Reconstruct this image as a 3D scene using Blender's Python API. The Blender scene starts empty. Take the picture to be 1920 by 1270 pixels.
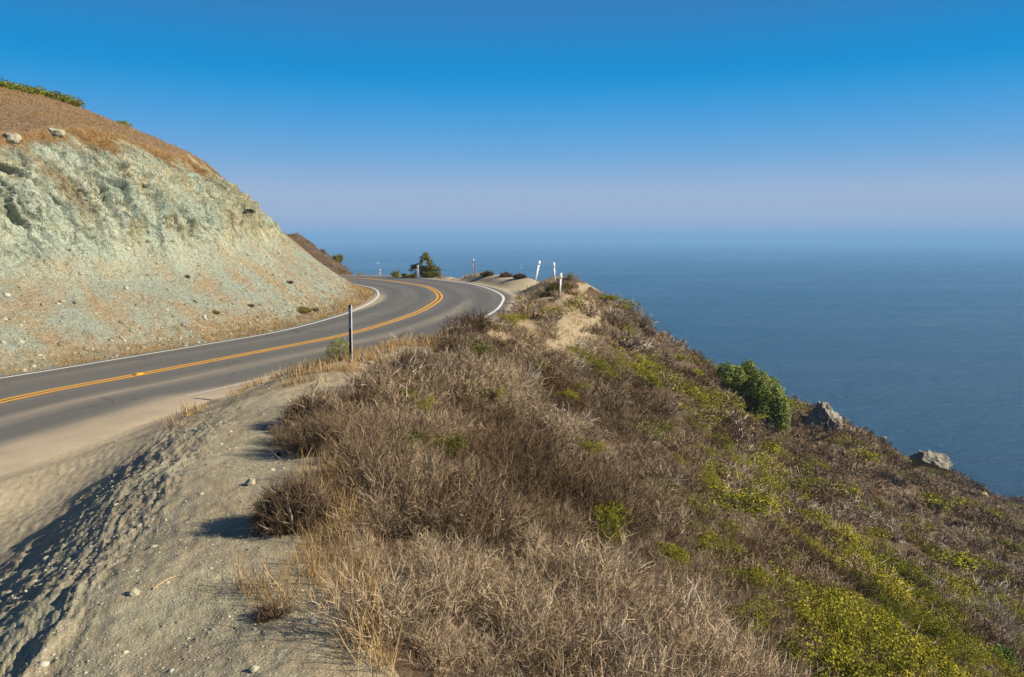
import bpy, math, numpy as np
from mathutils import Vector, Matrix
rng = np.random.default_rng(7)
D2R = math.radians
# ------------------------------------------------------------------ camera model (metres, camera at the origin, +Y forward)
F, CX, CY, HZ = 1400.0, 960.0, 635.0, 443.0
TH = math.atan((CY - HZ) / F); ct, st = math.cos(TH), math.sin(TH)
SEA = -120.0
def ray(px, py):
    u = (px - CX) / F; v = (CY - py) / F
    return np.array([u, ct + v * st, -st + v * ct])
def WY(px, py, Y):
    d = ray(px, py); return d * (Y / d[1])
def WD(px, py, D):
    d = ray(px, py); return d * (-D / d[2])
def proj(P):
    P = np.asarray(P, float); x, y, z = P[..., 0], P[..., 1], P[..., 2]
    f = np.maximum(y * ct - z * st, 1e-3); v = y * st + z * ct
    return np.stack([CX + F * x / f, CY - F * v / f], -1)
def sstep(a, b, x):
    t = np.clip((x - a) / (b - a), 0, 1); return t * t * (3 - 2 * t)

# ------------------------------------------------------------------ gradient noise
_p = np.random.default_rng(3).permutation(256).astype(np.int32); PERM = np.concatenate([_p, _p, _p])
_g = np.random.default_rng(4).normal(size=(256, 3)); GR = (_g / np.linalg.norm(_g, axis=1)[:, None]).astype(np.float32)
def noise3(x, y, z):
    x, y, z = np.broadcast_arrays(np.asarray(x, np.float32), np.asarray(y, np.float32), np.asarray(z, np.float32))
    shp = x.shape; x, y, z = x.ravel(), y.ravel(), z.ravel()
    xi, yi, zi = np.floor(x).astype(np.int32), np.floor(y).astype(np.int32), np.floor(z).astype(np.int32)
    xf, yf, zf = x - xi, y - yi, z - zi
    u, v, w = [t * t * t * (t * (t * 6 - 15) + 10) for t in (xf, yf, zf)]
    xi &= 255; yi &= 255; zi &= 255
    out = 0
    for dx in (0, 1):
        wx = u if dx else 1 - u
        for dy in (0, 1):
            wy = v if dy else 1 - v
            h2 = PERM[PERM[xi + dx] + yi + dy]
            for dz in (0, 1):
                wz = w if dz else 1 - w
                g = GR[PERM[h2 + zi + dz] & 255]
                out = out + wx * wy * wz * (g[:, 0] * (xf - dx) + g[:, 1] * (yf - dy) + g[:, 2] * (zf - dz))
    return (out * 1.6).reshape(shp)
def fbm(x, y, z, o=4, gain=.5):
    a, s, f = 1.0, 0, 1.0
    for k in range(o):
        s = s + a * noise3(x * f + 17.3 * k, y * f - 9.1 * k, z * f + 4.7 * k); a *= gain; f *= 2.03
    return s
def ridged(x, y, z, o=3, gain=.5):
    a, s, f = 1.0, 0, 1.0
    for k in range(o):
        s = s + a * (1 - 2 * np.abs(noise3(x * f + 31.3 * k, y * f + 5.1 * k, z * f))); a *= gain; f *= 2.1
    return s

def worley(x, y, z, seed=0):
    """nearest-cell distance gap (F2 - F1) and a random value per cell"""
    x, y, z = [np.asarray(q, np.float32).ravel() for q in (x, y, z)]; xi, yi, zi = [np.floor(q).astype(np.int32) for q in (x, y, z)]
    f1 = np.full(len(x), 9., np.float32); f2 = f1.copy(); cid = np.zeros(len(x), np.int32)
    for dx in (-1, 0, 1):
        for dy in (-1, 0, 1):
            for dz in (-1, 0, 1):
                h = PERM[PERM[PERM[((xi + dx + seed) & 255)] + ((yi + dy) & 255)] + ((zi + dz) & 255)] & 255; g = GR[h] * .5 + .5
                d = (xi + dx + g[:, 0] - x) ** 2 + (yi + dy + g[:, 1] - y) ** 2 + (zi + dz + g[:, 2] - z) ** 2
                m = d < f1; f2 = np.where(m, f1, np.minimum(f2, d)); cid = np.where(m, h, cid); f1 = np.where(m, d, f1)
    return np.sqrt(f2) - np.sqrt(f1), PERM[cid] / 255.

# ------------------------------------------------------------------ road centre line
def catmull(pts, n=24):
    pts = np.asarray(pts, float); out = []
    P = np.vstack([2 * pts[0] - pts[1], pts, 2 * pts[-1] - pts[-2]])
    for i in range(1, len(P) - 2):
        p0, p1, p2, p3 = P[i - 1:i + 3]
        for t in np.arange(n) / n:
            out.append(.5 * ((2 * p1) + (-p0 + p2) * t + (2 * p0 - 5 * p1 + 4 * p2 - p3) * t * t + (-p0 + 3 * p1 - 3 * p2 + p3) * t ** 3))
    out.append(P[-2]); return np.array(out)
_Y = [(0, 755, 3.75), (250, 706, 3.8), (500, 658, 3.85), (667, 624, 3.85), (775, 590, 3.75), (812, 571, 3.72), (825, 558, 3.7),
      (816, 546, 3.75), (794, 537, 3.8), (756, 531, 3.9), (719, 526, 4.0), (662, 522, 4.15)]
_c = [(-17.5, -12, -3.4), (-15.2, -2, -3.5), (-13.3, 8, -3.65)] + [tuple(WD(*a)) for a in _Y] + [(-23, 79.3, -4.45), (-33, 82.5, -4.9), (-52, 85, -5.8)]
_R = catmull(_c, 40)
for _ in range(70): _R[1:-1] = .25 * _R[:-2] + .5 * _R[1:-1] + .25 * _R[2:]
_s = np.concatenate([[0], np.cumsum(np.linalg.norm(np.diff(_R[:, :2], axis=0), axis=1))])
NS = 240
RS = np.linspace(0, _s[-1], NS); RC = np.stack([np.interp(RS, _s, _R[:, k]) for k in range(3)], 1)
_T = np.gradient(RC[:, :2], axis=0); _T /= np.linalg.norm(_T, axis=1)[:, None]
RN = np.stack([-_T[:, 1], _T[:, 0]], 1)
BANK = .02
RWL = np.interp(RC[:, 1], [0, 16, 22, 32, 42], [3.1, 3.1, 3.25, 3.4, 3.75]); RWL = np.where(RS > RS[np.argmax(RC[:, 0] + (RC[:, 1] > 20) * 50)] , np.maximum(RWL, 3.75), RWL)
_ap = int(np.argmax(np.where(RC[:, 1] > 20, RC[:, 0], -99))); RWL = np.where(np.arange(NS) > _ap, 3.85, RWL)
for _ in range(10): RWL[1:-1] = .25 * RWL[:-2] + .5 * RWL[1:-1] + .25 * RWL[2:]
RWR = np.full(NS, 3.8)
def road_coords(x, y):
    """signed offset to the left of the centre line, station and road height for points in plan"""
    x = np.asarray(x, np.float64).ravel(); y = np.asarray(y, np.float64).ravel()
    t = np.empty_like(x); s = np.empty_like(x)
    for a in range(0, len(x), 100000):
        X, Y = x[a:a + 100000, None], y[a:a + 100000, None]
        d = (X.astype(np.float32) - RC[None, :, 0].astype(np.float32)) ** 2 + (Y.astype(np.float32) - RC[None, :, 1].astype(np.float32)) ** 2
        i = d.argmin(1); best = None
        for o in (-1, 0):
            j = np.clip(i + o, 0, NS - 2); P = RC[j, :2]; Q = RC[j + 1, :2]; e = Q - P
            w = np.stack([X[:, 0], Y[:, 0]], 1) - P; L2 = (e ** 2).sum(1)
            k = np.clip((w * e).sum(1) / L2, 0, 1); r = w - e * k[:, None]; dd = (r ** 2).sum(1)
            sg = np.sign(e[:, 0] * w[:, 1] - e[:, 1] * w[:, 0]); tt = np.sqrt(dd) * np.where(sg == 0, 1, sg); ss = (j + k)
            if best is None: best = (dd, tt, ss)
            else:
                m = dd < best[0]; best = (np.where(m, dd, best[0]), np.where(m, tt, best[1]), np.where(m, ss, best[2]))
        t[a:a + 100000], s[a:a + 100000] = best[1], best[2]
    idx = np.arange(NS)
    return t, s, np.interp(s, idx, RC[:, 2]) - BANK * np.clip(t, -4.5, 4.5), np.interp(s, idx, RWL), np.interp(s, idx, RWR)

# ------------------------------------------------------------------ terrain: surfaces through surveyed points
class Surf:
    def __init__(self, P, lam=1e-4, c=1.0):
        P = np.asarray(P, float); self.P = P[:, :2]; self.c = c; n = len(P)
        K = np.sqrt(((self.P[:, None] - self.P[None]) ** 2).sum(-1) + c * c) + np.eye(n) * lam
        A = np.zeros((n + 3, n + 3)); A[:n, :n] = K; A[:n, n] = 1; A[:n, n + 1:] = self.P; A[n, :n] = 1; A[n + 1:, :n] = self.P.T
        b = np.zeros(n + 3); b[:n] = P[:, 2]; self.w = np.linalg.solve(A, b)
    def __call__(self, x, y):
        out = np.empty(len(x)); w = self.w.astype(np.float64); P = self.P
        for a in range(0, len(x), 60000):
            X, Y = x[a:a + 60000], y[a:a + 60000]
            K = np.sqrt((X[:, None] - P[None, :, 0]) ** 2 + (Y[:, None] - P[None, :, 1]) ** 2 + self.c ** 2)
            out[a:a + 60000] = K @ w[:-3] + w[-3] + w[-2] * X + w[-1] * Y
        return out
pts = []
# foreground: crest of the berm, its foot towards the turn-out, and its top
crest = [WD(110, 1200, 2.0), WD(212, 1050, 2.07), WD(272, 960, 2.13), WD(332, 875, 2.22), WD(352, 815, 2.4)]
for i, p in enumerate(crest):
    pts.append(tuple(p)); h = [.56, .60, .66, .76, .86][i]; w = [1.25, 1.35, 1.45, 1.6, 1.7][i]
    pts.append((p[0] - w, p[1] + .05, p[2] - h)); pts.append((p[0] - w - 1.2, p[1] + .1, p[2] - h - .10))
pts += [(-2.1, 1.5, -1.9), (-3.4, 1.4, -2.5), (-5, 1.5, -2.75), (-6, 4.5, -2.9), (-7.5, 7.5, -3.2), (-2.0, -2, -1.9), (-3.4, -2, -2.8), (-7, -2, -3.1)]
pts += [tuple(WD(*a)) for a in [(0, 900, 3.45), (0, 1000, 3.1), (150, 850, 3.5), (250, 810, 3.5), (400, 1200, 1.93), (300, 1010, 2.06), (450, 1000, 1.97),
        (550, 1200, 1.88), (420, 870, 2.25), (440, 790, 2.55), (380, 780, 2.85), (330, 790, 3.1), (520, 735, 2.75), (600, 715, 2.72), (560, 860, 2.2), (660, 682, 2.75), (700, 672, 2.8),
        (760, 648, 2.85), (850, 612, 3.05), (900, 612, 3.3), (600, 1050, 1.95), (680, 1200, 1.9)]]
pts += [(-.2, 1.5, -1.85), (-.4, -2, -1.85), (0, 5, -2.25), (-.9, 8, -2.4), (-1.7, 12, -2.75), (-2.1, 16, -3.0), (-1.6, 20, -3.1)]
for Yv, xc in [(-2, -.3), (2, -.2), (6, -.5), (10, -1.2), (15, -1.6), (20, -1.4)]:
    for dx in (2.2, 5, 9, 15, 22, 34):
        pts.append((xc + dx, Yv, -2.15 - .02 * Yv - .61 * (dx - .3)))
pts += [tuple(WY(*a)) for a in [(960, 632, 28), (1000, 720, 25.5), (1100, 800, 22.5), (1130, 615, 37), (1060, 575, 38), (1020, 590, 35.5), (985, 585, 37), (1100, 655, 33), (1090, 560, 41.5), (1051, 557, 40),
        (1200, 650, 43), (1300, 735, 44), (1400, 800, 49), (1440, 800, 57), (1500, 840, 60), (1700, 905, 82), (1500, 960, 35), (1700, 1000, 46), (1900, 1000, 78), (1900, 1110, 40), (1200, 800, 28), (1300, 900, 21),
        (1040, 534, 48), (1045, 522, 47.5), (1075, 522, 47), (1110, 545, 46), (1003, 548, 45), (990, 541, 48), (960, 545, 49), (1000, 524, 56), (960, 521, 60), (888, 516, 65), (830, 517, 67), (784, 518, 70), (740, 521, 77), (712, 523, 85), (930, 517, 63), (650, 521, 88), (620, 521, 92)]]
ridge = [(1090, 527, 47), (1130, 553, 48.5), (1175, 582, 50), (1270, 655, 56), (1340, 698, 61), (1480, 752, 73), (1540, 782, 79), (1600, 812, 85), (1740, 872, 99), (1920, 940, 122), (2150, 1010, 150)]
for a in ridge:
    p = WY(*a); pts.append(tuple(p)); r = p[:2] / np.linalg.norm(p[:2])
    for k in (6, 16, 40): q = p[:2] + (r * .85 + np.array([.1, .5])) * k; pts.append((q[0], q[1], p[2] * (1 + k / p[1] * .6) - .55 * k))
for px, Yv in [(1000, 57), (960, 61), (888, 66), (830, 68), (784, 71), (712, 87)]:
    p = WY(px, 516 if px > 750 else 523, Yv)
    for k in (3, 10, 25): pts.append((p[0] + .02 * k, p[1] + k, p[2] - .05 - .55 * k))
# slope beyond the road on the far side of the bend
pts += [tuple(WY(*a)) for a in [(560, 440, 104), (600, 470, 103), (630, 487, 101), (648, 503, 99), (662, 518, 95)]]
pts += [tuple(WY(px, py, Yv) + np.array([2.0, 8, -6.0])) for px, py, Yv in [(560, 440, 104), (600, 470, 103), (630, 487, 101), (648, 503, 99), (662, 518, 95)]]
for i in range(0, NS, 7):
    if RC[i, 1] > -5:
        q = RC[i, :2] - RN[i] * (RWR[i] + .5); pts.append((q[0], q[1], RC[i, 2] + .04))
for X, Y in [(60, 20), (120, 20), (120, 90), (220, 60), (200, 160), (120, 220), (60, 200), (0, 220), (-60, 220), (60, -10), (10, 160), (-25, 170)]:
    pts.append((X, Y, -max(35, .55 * X + .25 * max(0, Y - 60))))
S1 = Surf(pts)
hp = [tuple(WY(*a)) for a in [(0, 178, 47), (150, 206, 47), (225, 236, 47), (290, 264, 47.5), (400, 314, 47), (440, 337, 46), (0, 238, 31.5), (100, 243, 32.5), (200, 250, 34.5), (240, 256, 36), (310, 287, 39), (380, 316, 42.5),
      (500, 400, 48.5), (560, 450, 50.5), (600, 482, 52)]]
hp += [(-45, 30, 10.5), (-60, 45, 14), (-30, 15, 3.5), (-28, 5, 2.5), (-45, 5, 8), (-60, 70, 8), (-45, 66, 5.5), (-33, 62, 4.6), (-24, 60, 1.8), (-18, 58, -.2), (-30, 75, 0), (-80, 40, 16), (-80, 0, 12), (-80, 90, 6)]
S2 = Surf(hp)
_pn = [0, .5, 1.0, 4.0, 6.5, 8.5, 10.5, 14, 60]; _pz = [0, .02, .18, 2.15, 4.05, 6.2, 8.7, 13.2, 75]
def height(x, y, full=False):
    shp = np.shape(x); x = np.asarray(x, float).ravel(); y = np.asarray(y, float).ravel()
    t, s, rz, wl, wr = road_coords(x, y)
    left = t > 0
    z = np.empty_like(x); hill = np.full_like(x, -99.); cut = np.full_like(x, -99.)
    if left.any():
        n = t[left] - wl[left] - .35
        wob = noise3(x[left] * .13, y[left] * .13, 2.5) * 1.0 * sstep(2, 6, n)
        cut[left] = rz[left] + np.interp(np.maximum(n + wob, 0), _pn, _pz) - .03 * (n < 0)
        hill[left] = S2(x[left], y[left])
        a, b = hill[left], cut[left]; k = .15; h = np.clip(.5 + .5 * (b - a) / k, 0, 1)
        z[left] = b * (1 - h) + a * h - k * h * (1 - h)
    if (~left).any():
        m = ~left; n = -t[m] - wr[m] - .4
        zz = S1(x[m], y[m]); rr = rz[m] - .03
        z[m] = np.where(n < 0, rr, rr + (zz - rr) * sstep(0, 1.6, n))
    z = np.maximum(z, SEA - 4)
    if full: return z.reshape(shp), t.reshape(shp), s.reshape(shp), rz.reshape(shp), wl.reshape(shp), wr.reshape(shp), hill.reshape(shp), cut.reshape(shp)
    return z.reshape(shp)
def hit(px, py, y0=1.5, y1=160):
    """the ground point seen at a picture position"""
    d = ray(px, py); Y = y0 * (y1 / y0) ** np.linspace(0, 1, 1500); P = d[None] * (Y / d[1])[:, None]
    h = height(P[:, 0], P[:, 1]); k = np.nonzero(P[:, 2] <= h)[0]
    if not len(k): return None
    k = k[0]; Y2 = np.linspace(Y[max(k - 1, 0)], Y[k], 12); P = d[None] * (Y2 / d[1])[:, None]; h = height(P[:, 0], P[:, 1])
    k = np.nonzero(P[:, 2] <= h)[0]; k = k[0] if len(k) else -1
    return np.array([P[k, 0], P[k, 1], h[k]])
def ground(x, y): return float(height(np.array([x]), np.array([y]))[0])
# ------------------------------------------------------------------ helpers
C = bpy.context.scene.collection
def mesh(name, V, Fs, mats=(), smooth=False, attrs=None, uv=None, mid=None):
    """Fs: list of int arrays (n,k); attrs: {name: per-vertex float or (n,3) array}"""
    me = bpy.data.meshes.new(name); V = np.asarray(V, np.float32)
    Fs = [np.asarray(f, np.int32) for f in (Fs if isinstance(Fs, list) else [Fs]) if len(f)]
    me.vertices.add(len(V)); me.vertices.foreach_set('co', V.ravel())
    L = np.concatenate([f.ravel() for f in Fs]); cnt = np.concatenate([np.full(len(f), f.shape[1], np.int32) for f in Fs])
    me.loops.add(len(L)); me.loops.foreach_set('vertex_index', L)
    me.polygons.add(len(cnt)); me.polygons.foreach_set('loop_start', np.concatenate([[0], np.cumsum(cnt)[:-1]]).astype(np.int32))
    if smooth: me.polygons.foreach_set('use_smooth', np.ones(len(cnt), bool))
    if mid is not None: me.polygons.foreach_set('material_index', np.asarray(mid, np.int32))
    me.update(calc_edges=True)
    for k, a in (attrs or {}).items():
        a = np.asarray(a, np.float32)
        if a.ndim == 1: me.attributes.new(k, 'FLOAT', 'POINT').data.foreach_set('value', a)
        else: me.attributes.new(k, 'FLOAT_VECTOR', 'POINT').data.foreach_set('vector', a.ravel())
    for m in mats if isinstance(mats, (list, tuple)) else [mats]: me.materials.append(m)
    return me
def obj(name, me, parent=None, loc=(0, 0, 0), **props):
    o = bpy.data.objects.new(name, me); C.objects.link(o); o.location = loc
    if parent is not None: o.parent = parent
    for k, v in props.items():
        if v is not None: o[k] = v
    return o
def empty(name, loc, label, category, group=None, rz=0.0):
    o = bpy.data.objects.new(name, None); C.objects.link(o); o.location = loc; o.rotation_euler = (0, 0, rz)
    o['label'] = label; o['category'] = category
    if group: o['group'] = group
    return o
def dup(root, loc, rz, scale, label, group=None):
    r = root.copy(); C.objects.link(r); r.location = loc; r.rotation_euler = (0, 0, rz); r.scale = scale; r['label'] = label
    if group: r['group'] = group
    for ch in list(root.children):
        c = ch.copy(); C.objects.link(c); c.parent = r
        for g in ch.children:
            d = g.copy(); C.objects.link(d); d.parent = c
    return r
class NT:
    def __init__(s, name):
        s.m = bpy.data.materials.new(name); s.m.use_nodes = True; s.t = s.m.node_tree; s.t.nodes.clear()
        s.out = s.t.nodes.new('ShaderNodeOutputMaterial'); s.b = s.t.nodes.new('ShaderNodeBsdfPrincipled')
        s.t.links.new(s.b.outputs[0], s.out.inputs[0]); s.b.inputs['Roughness'].default_value = .85; s.b.inputs['Specular IOR Level'].default_value = .2
        s.co = None
    def n(s, ty, **kw):
        x = s.t.nodes.new('ShaderNode' + ty)
        for k, v in kw.items(): setattr(x, k, v)
        return x
    def put(s, sock, v):
        if hasattr(v, 'links') or isinstance(v, bpy.types.NodeSocket): s.t.links.new(v, sock)
        else: sock.default_value = v if not isinstance(v, tuple) or len(v) != 3 or sock.type != 'RGBA' else (*v, 1)
    def pos(s):
        if s.co is None: s.co = s.n('NewGeometry').outputs['Position']
        return s.co
    def attr(s, name, vec=False):
        a = s.n('Attribute', attribute_name=name); return a.outputs['Vector' if vec else 'Fac']
    def noise(s, scale, detail=4, rough=.55, vec=None, out='Fac', dist=0.0):
        x = s.n('TexNoise'); s.put(x.inputs['Vector'], vec if vec is not None else s.pos()); x.inputs['Scale'].default_value = scale
        x.inputs['Detail'].default_value = detail; x.inputs['Roughness'].default_value = rough; x.inputs['Distortion'].default_value = dist
        return x.outputs[out]
    def voro(s, scale, out='Distance', vec=None, feature='F1'):
        x = s.n('TexVoronoi', feature=feature); s.put(x.inputs['Vector'], vec if vec is not None else s.pos()); x.inputs['Scale'].default_value = scale
        return x.outputs[out]
    def vmul(s, v):
        x = s.n('VectorMath', operation='MULTIPLY'); s.put(x.inputs[0], s.pos()); x.inputs[1].default_value = v; return x.outputs[0]
    def rng(s, v, a, b, c=0.0, d=1.0, smooth=True):
        x = s.n('MapRange', interpolation_type='SMOOTHSTEP' if smooth else 'LINEAR'); s.put(x.inputs[0], v)
        for i, q in enumerate((a, b, c, d)): x.inputs[i + 1].default_value = q
        return x.outputs[0]
    def mix(s, f, a, b, mode='MIX'):
        x = s.n('Mix', data_type='RGBA', blend_type=mode); s.put(x.inputs[0], f); s.put(x.inputs[6], a); s.put(x.inputs[7], b); return x.outputs[2]
    def math(s, op, a, b=0.0, c=0.0):
        x = s.n('Math', operation=op); s.put(x.inputs[0], a); s.put(x.inputs[1], b); s.put(x.inputs[2], c); return x.outputs[0]
    def ramp(s, f, stops):
        x = s.n('ValToRGB'); s.put(x.inputs[0], f); e = x.color_ramp.elements
        while len(e) < len(stops): e.new(.5)
        for q, (p, c) in zip(e, stops): q.position = p; q.color = (*c, 1)
        return x.outputs[0]
    def bump(s, h, strength=.5, dist=.05, prev=None):
        x = s.n('Bump'); s.put(x.inputs['Height'], h); x.inputs['Strength'].default_value = strength; x.inputs['Distance'].default_value = dist
        if prev is not None: s.put(x.inputs['Normal'], prev)
        return x.outputs[0]
    def fin(s, col, rough=None, normal=None, spec=None):
        s.put(s.b.inputs['Base Color'], col)
        if rough is not None: s.put(s.b.inputs['Roughness'], rough)
        if normal is not None: s.put(s.b.inputs['Normal'], normal)
        if spec is not None: s.b.inputs['Specular IOR Level'].default_value = spec
        return s.m

# ------------------------------------------------------------------ materials
def mat_ground():
    m = NT('dry_ground')
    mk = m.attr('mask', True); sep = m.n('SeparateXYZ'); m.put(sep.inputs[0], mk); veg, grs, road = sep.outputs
    n1 = m.noise(.8, 5, .6); n2 = m.noise(7, 6, .65); n3 = m.noise(60, 5, .7); n4 = m.noise(230, 2, .6)
    dirt = m.ramp(n1, [(.32, (.33, .25, .145)), (.5, (.39, .315, .195)), (.68, (.43, .375, .245))])
    grn = m.ramp(m.noise(1.3, 6, .7, vec=m.vmul((1, 1, 1))), [(.42, (.37, .31, .205)), (.62, (.355, .37, .26))])
    dirt = m.mix(.65, dirt, grn)
    dirt = m.mix(m.rng(n2, .35, .75), m.mix(1.0, dirt, (.72, .7, .68), 'MULTIPLY'), dirt)
    peb = m.voro(55, 'Color'); pebd = m.voro(55, 'Distance')
    hsv = m.n('HueSaturation'); m.put(hsv.inputs['Color'], peb); hsv.inputs['Saturation'].default_value = .22; hsv.inputs['Value'].default_value = .75
    dirt = m.mix(m.math('MULTIPLY', m.rng(pebd, .25, .5, .75, 0), m.rng(m.noise(9, 3), .42, .6)), dirt, m.mix(.5, hsv.outputs[0], dirt))
    p2 = m.voro(150, 'Color'); hs2 = m.n('HueSaturation'); m.put(hs2.inputs['Color'], p2); hs2.inputs['Saturation'].default_value = .15; hs2.inputs['Value'].default_value = .62; dirt = m.mix(.5, dirt, m.mix(1.0, m.mix(.5, hs2.outputs[0], (.5, .5, .5)), m.mix(.5, dirt, (.62, .56, .40)), 'MULTIPLY'))
    dirt = m.mix(m.rng(n3, .25, .5, .35, 0), dirt, (.13, .115, .085))
    tan = m.ramp(n3, [(.3, (.43, .33, .20)), (.7, (.52, .42, .275))])
    dirt = m.mix(m.math('MULTIPLY', road, m.rng(n2, .2, .6, .6, 1)), dirt, m.mix(.5, tan, (.44, .37, .255)))
    gcol = m.ramp(n2, [(.3, (.15, .11, .065)), (.5, (.27, .215, .135)), (.7, (.35, .305, .215))])
    c = m.mix(m.math('MULTIPLY', grs, m.rng(n2, .3, .55, .35, 1)), dirt, gcol)
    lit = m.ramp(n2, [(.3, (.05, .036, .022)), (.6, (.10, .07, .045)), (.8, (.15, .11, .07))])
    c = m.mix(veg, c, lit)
    h = m.math('ADD', m.math('MULTIPLY', n2, 1.6), m.math('ADD', m.math('MULTIPLY', n3, .5), m.math('MULTIPLY', m.rng(pebd, 0, .5, 1, 0), .35)))
    nb = m.bump(h, .8, .014); nb = m.bump(n4, .6, .005, nb)
    return m.fin(c, .95, nb, .1)
def mat_cliff():
    m = NT('serpentine_rock')
    sep = m.n('SeparateXYZ'); m.put(sep.inputs[0], m.attr('mask', True)); soil, grass, tal = sep.outputs
    big = m.noise(.22, 5, .6); strk = m.noise(1.0, 6, .65, vec=m.vmul((.9, .55, .22))); n2 = m.noise(3.0, 6, .7); n3 = m.noise(16, 5, .7); n4 = m.noise(70, 3, .6)
    rock = m.ramp(strk, [(.26, (.33, .395, .305)), (.42, (.46, .525, .405)), (.55, (.56, .59, .45)), (.66, (.62, .59, .41)), (.8, (.57, .47, .26))])
    rock = m.mix(m.rng(big, .35, .65, .0, .6), rock, m.ramp(n2, [(.3, (.34, .44, .37)), (.55, (.45, .54, .44)), (.75, (.55, .59, .47))]))
    yl = m.noise(.55, 5, .7, vec=m.vmul((1, 1, .8)))
    px_ = m.n('SeparateXYZ'); m.put(px_.inputs[0], m.pos()); yb = m.rng(px_.outputs[1], 27, 44, -.04, .11)
    rock = m.mix(m.rng(m.math('ADD', yl, yb), .50, .66, 0, .75), rock, m.ramp(n3, [(.3, (.42, .33, .16)), (.6, (.56, .50, .31)), (.8, (.60, .57, .42))]))
    rock = m.mix(m.rng(n3, .3, .45, .6, 0), rock, (.16, .2, .165))
    rock = m.mix(m.rng(n3, .6, .75, 0, .6), rock, (.62, .64, .55))
    tc = m.ramp(n3, [(.28, (.22, .16, .09)), (.45, (.38, .29, .175)), (.6, (.46, .39, .26)), (.75, (.53, .53, .42))])
    tc = m.mix(m.rng(m.noise(.7, 5, .65), .35, .62), tc, m.ramp(n3, [(.3, (.27, .31, .25)), (.7, (.45, .49, .4))]))
    c = m.mix(tal, rock, tc)
    so = m.ramp(n2, [(.3, (.17, .095, .035)), (.5, (.29, .175, .07)), (.7, (.42, .29, .14))])
    c = m.mix(soil, c, so)
    gr = m.ramp(m.noise(5, 6, .7, vec=m.vmul((1, 1, .4))), [(.3, (.19, .125, .075)), (.5, (.31, .215, .13)), (.7, (.41, .30, .19))])
    c = m.mix(grass, c, gr)
    cd_ = m.n('VectorMath', operation='SCALE'); m.put(cd_.inputs[0], m.noise(2.5, 4, .6, out='Color')); cd_.inputs['Scale'].default_value = .5; ca_ = m.n('VectorMath', operation='ADD'); m.put(ca_.inputs[0], m.vmul((1, 1, .5))); m.put(ca_.inputs[1], cd_.outputs[0])
    crk = m.voro(1.5, 'Distance', vec=ca_.outputs[0], feature='DISTANCE_TO_EDGE'); crk2 = m.voro(4.5, 'Distance', vec=ca_.outputs[0], feature='DISTANCE_TO_EDGE')
    rk = m.math('SUBTRACT', 1.0, m.math('MAXIMUM', tal, m.math('MAXIMUM', soil, grass))); c = m.mix(m.math('MULTIPLY', rk, m.math('MULTIPLY', m.rng(crk, 0, .035, .6, 0), m.rng(m.noise(.6, 3), .42, .55))), c, (.09, .11, .085)); c = m.mix(m.math('MULTIPLY', rk, m.math('MULTIPLY', m.rng(crk2, 0, .05, .38, 0), m.rng(m.noise(1.1, 3), .45, .55))), c, (.14, .165, .13))
    vd = m.voro(5, 'Distance', vec=m.vmul((1, 1, .6))); ve = m.voro(22, 'Distance')
    h = m.math('ADD', m.math('MULTIPLY', n2, 1.0), m.math('ADD', m.math('MULTIPLY', n3, .8), m.math('ADD', m.math('MULTIPLY', vd, .6), m.math('ADD', m.rng(crk, 0, .08, 0, .6), m.rng(crk2, 0, .1, 0, .3)))))
    nb = m.bump(h, 1.0, .22); nb = m.bump(m.math('ADD', n4, m.math('MULTIPLY', ve, .8)), .8, .04, nb)
    return m.fin(c, .95, nb, .1)
def mat_road():
    m = NT('worn_asphalt')
    sep = m.n('SeparateXYZ'); m.put(sep.inputs[0], m.attr('ts', True)); t, s, dust = sep.outputs   # t offset in metres (left +), s station, dust 0..1
    n = m.noise(90, 3, .7); n2 = m.noise(1.2, 4, .6); v = m.n('CombineXYZ'); m.put(v.inputs[0], m.math('MULTIPLY', t, 1.0)); m.put(v.inputs[1], m.math('MULTIPLY', s, .06))
    st_ = m.noise(1.6, 5, .6, vec=v.outputs[0])
    base = m.ramp(st_, [(.3, (.088, .085, .076)), (.5, (.108, .103, .092)), (.7, (.135, .129, .116))])
    at = m.math('ABSOLUTE', t)
    w1 = m.math('ABSOLUTE', m.math('SUBTRACT', at, .95)); w2 = m.math('ABSOLUTE', m.math('SUBTRACT', at, 2.75))
    wp = m.math('MINIMUM', w1, w2)
    base = m.mix(m.rng(wp, .15, .6, .5, 0), base, (.058, .058, .06))
    base = m.mix(m.math('MULTIPLY', m.rng(n, .35, .7), .4), base, (.20, .195, .175))
    ck = m.voro(.42, 'Distance', vec=m.noise(.9, 3, .6, out='Color'), feature='DISTANCE_TO_EDGE'); pv_ = m.n('VectorMath', operation='ADD'); m.put(pv_.inputs[0], m.pos()); nz_ = m.n('VectorMath', operation='SCALE'); m.put(nz_.inputs[0], m.noise(1.2, 4, .6, out='Color')); nz_.inputs['Scale'].default_value = 1.4; m.put(pv_.inputs[1], nz_.outputs[0])
    ck = m.voro(.30, 'Distance', vec=pv_.outputs[0], feature='DISTANCE_TO_EDGE'); base = m.mix(m.math('MULTIPLY', m.rng(ck, .0, .012, .7, 0), m.rng(m.noise(.35, 2), .48, .56)), base, (.035, .035, .035))
    dn = m.math('ADD', dust, m.math('MULTIPLY', m.math('SUBTRACT', st_, .5), .8))
    dc = m.mix(m.rng(n, .3, .7, .45, 0), m.ramp(m.math('ADD', m.math('MULTIPLY', n2, .6), m.math('MULTIPLY', st_, .4)), [(.35, (.31, .25, .17)), (.6, (.41, .34, .245))]), (.22, .18, .125)); dc = m.mix(m.rng(m.noise(22, 5, .7), .5, .72, 0, .5), dc, (.46, .41, .31))
    base = m.mix(m.math('MULTIPLY', m.rng(dn, .15, .95), .95), base, dc)
    return m.fin(base, .85, m.bump(n, .35, .01), .25)
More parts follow.
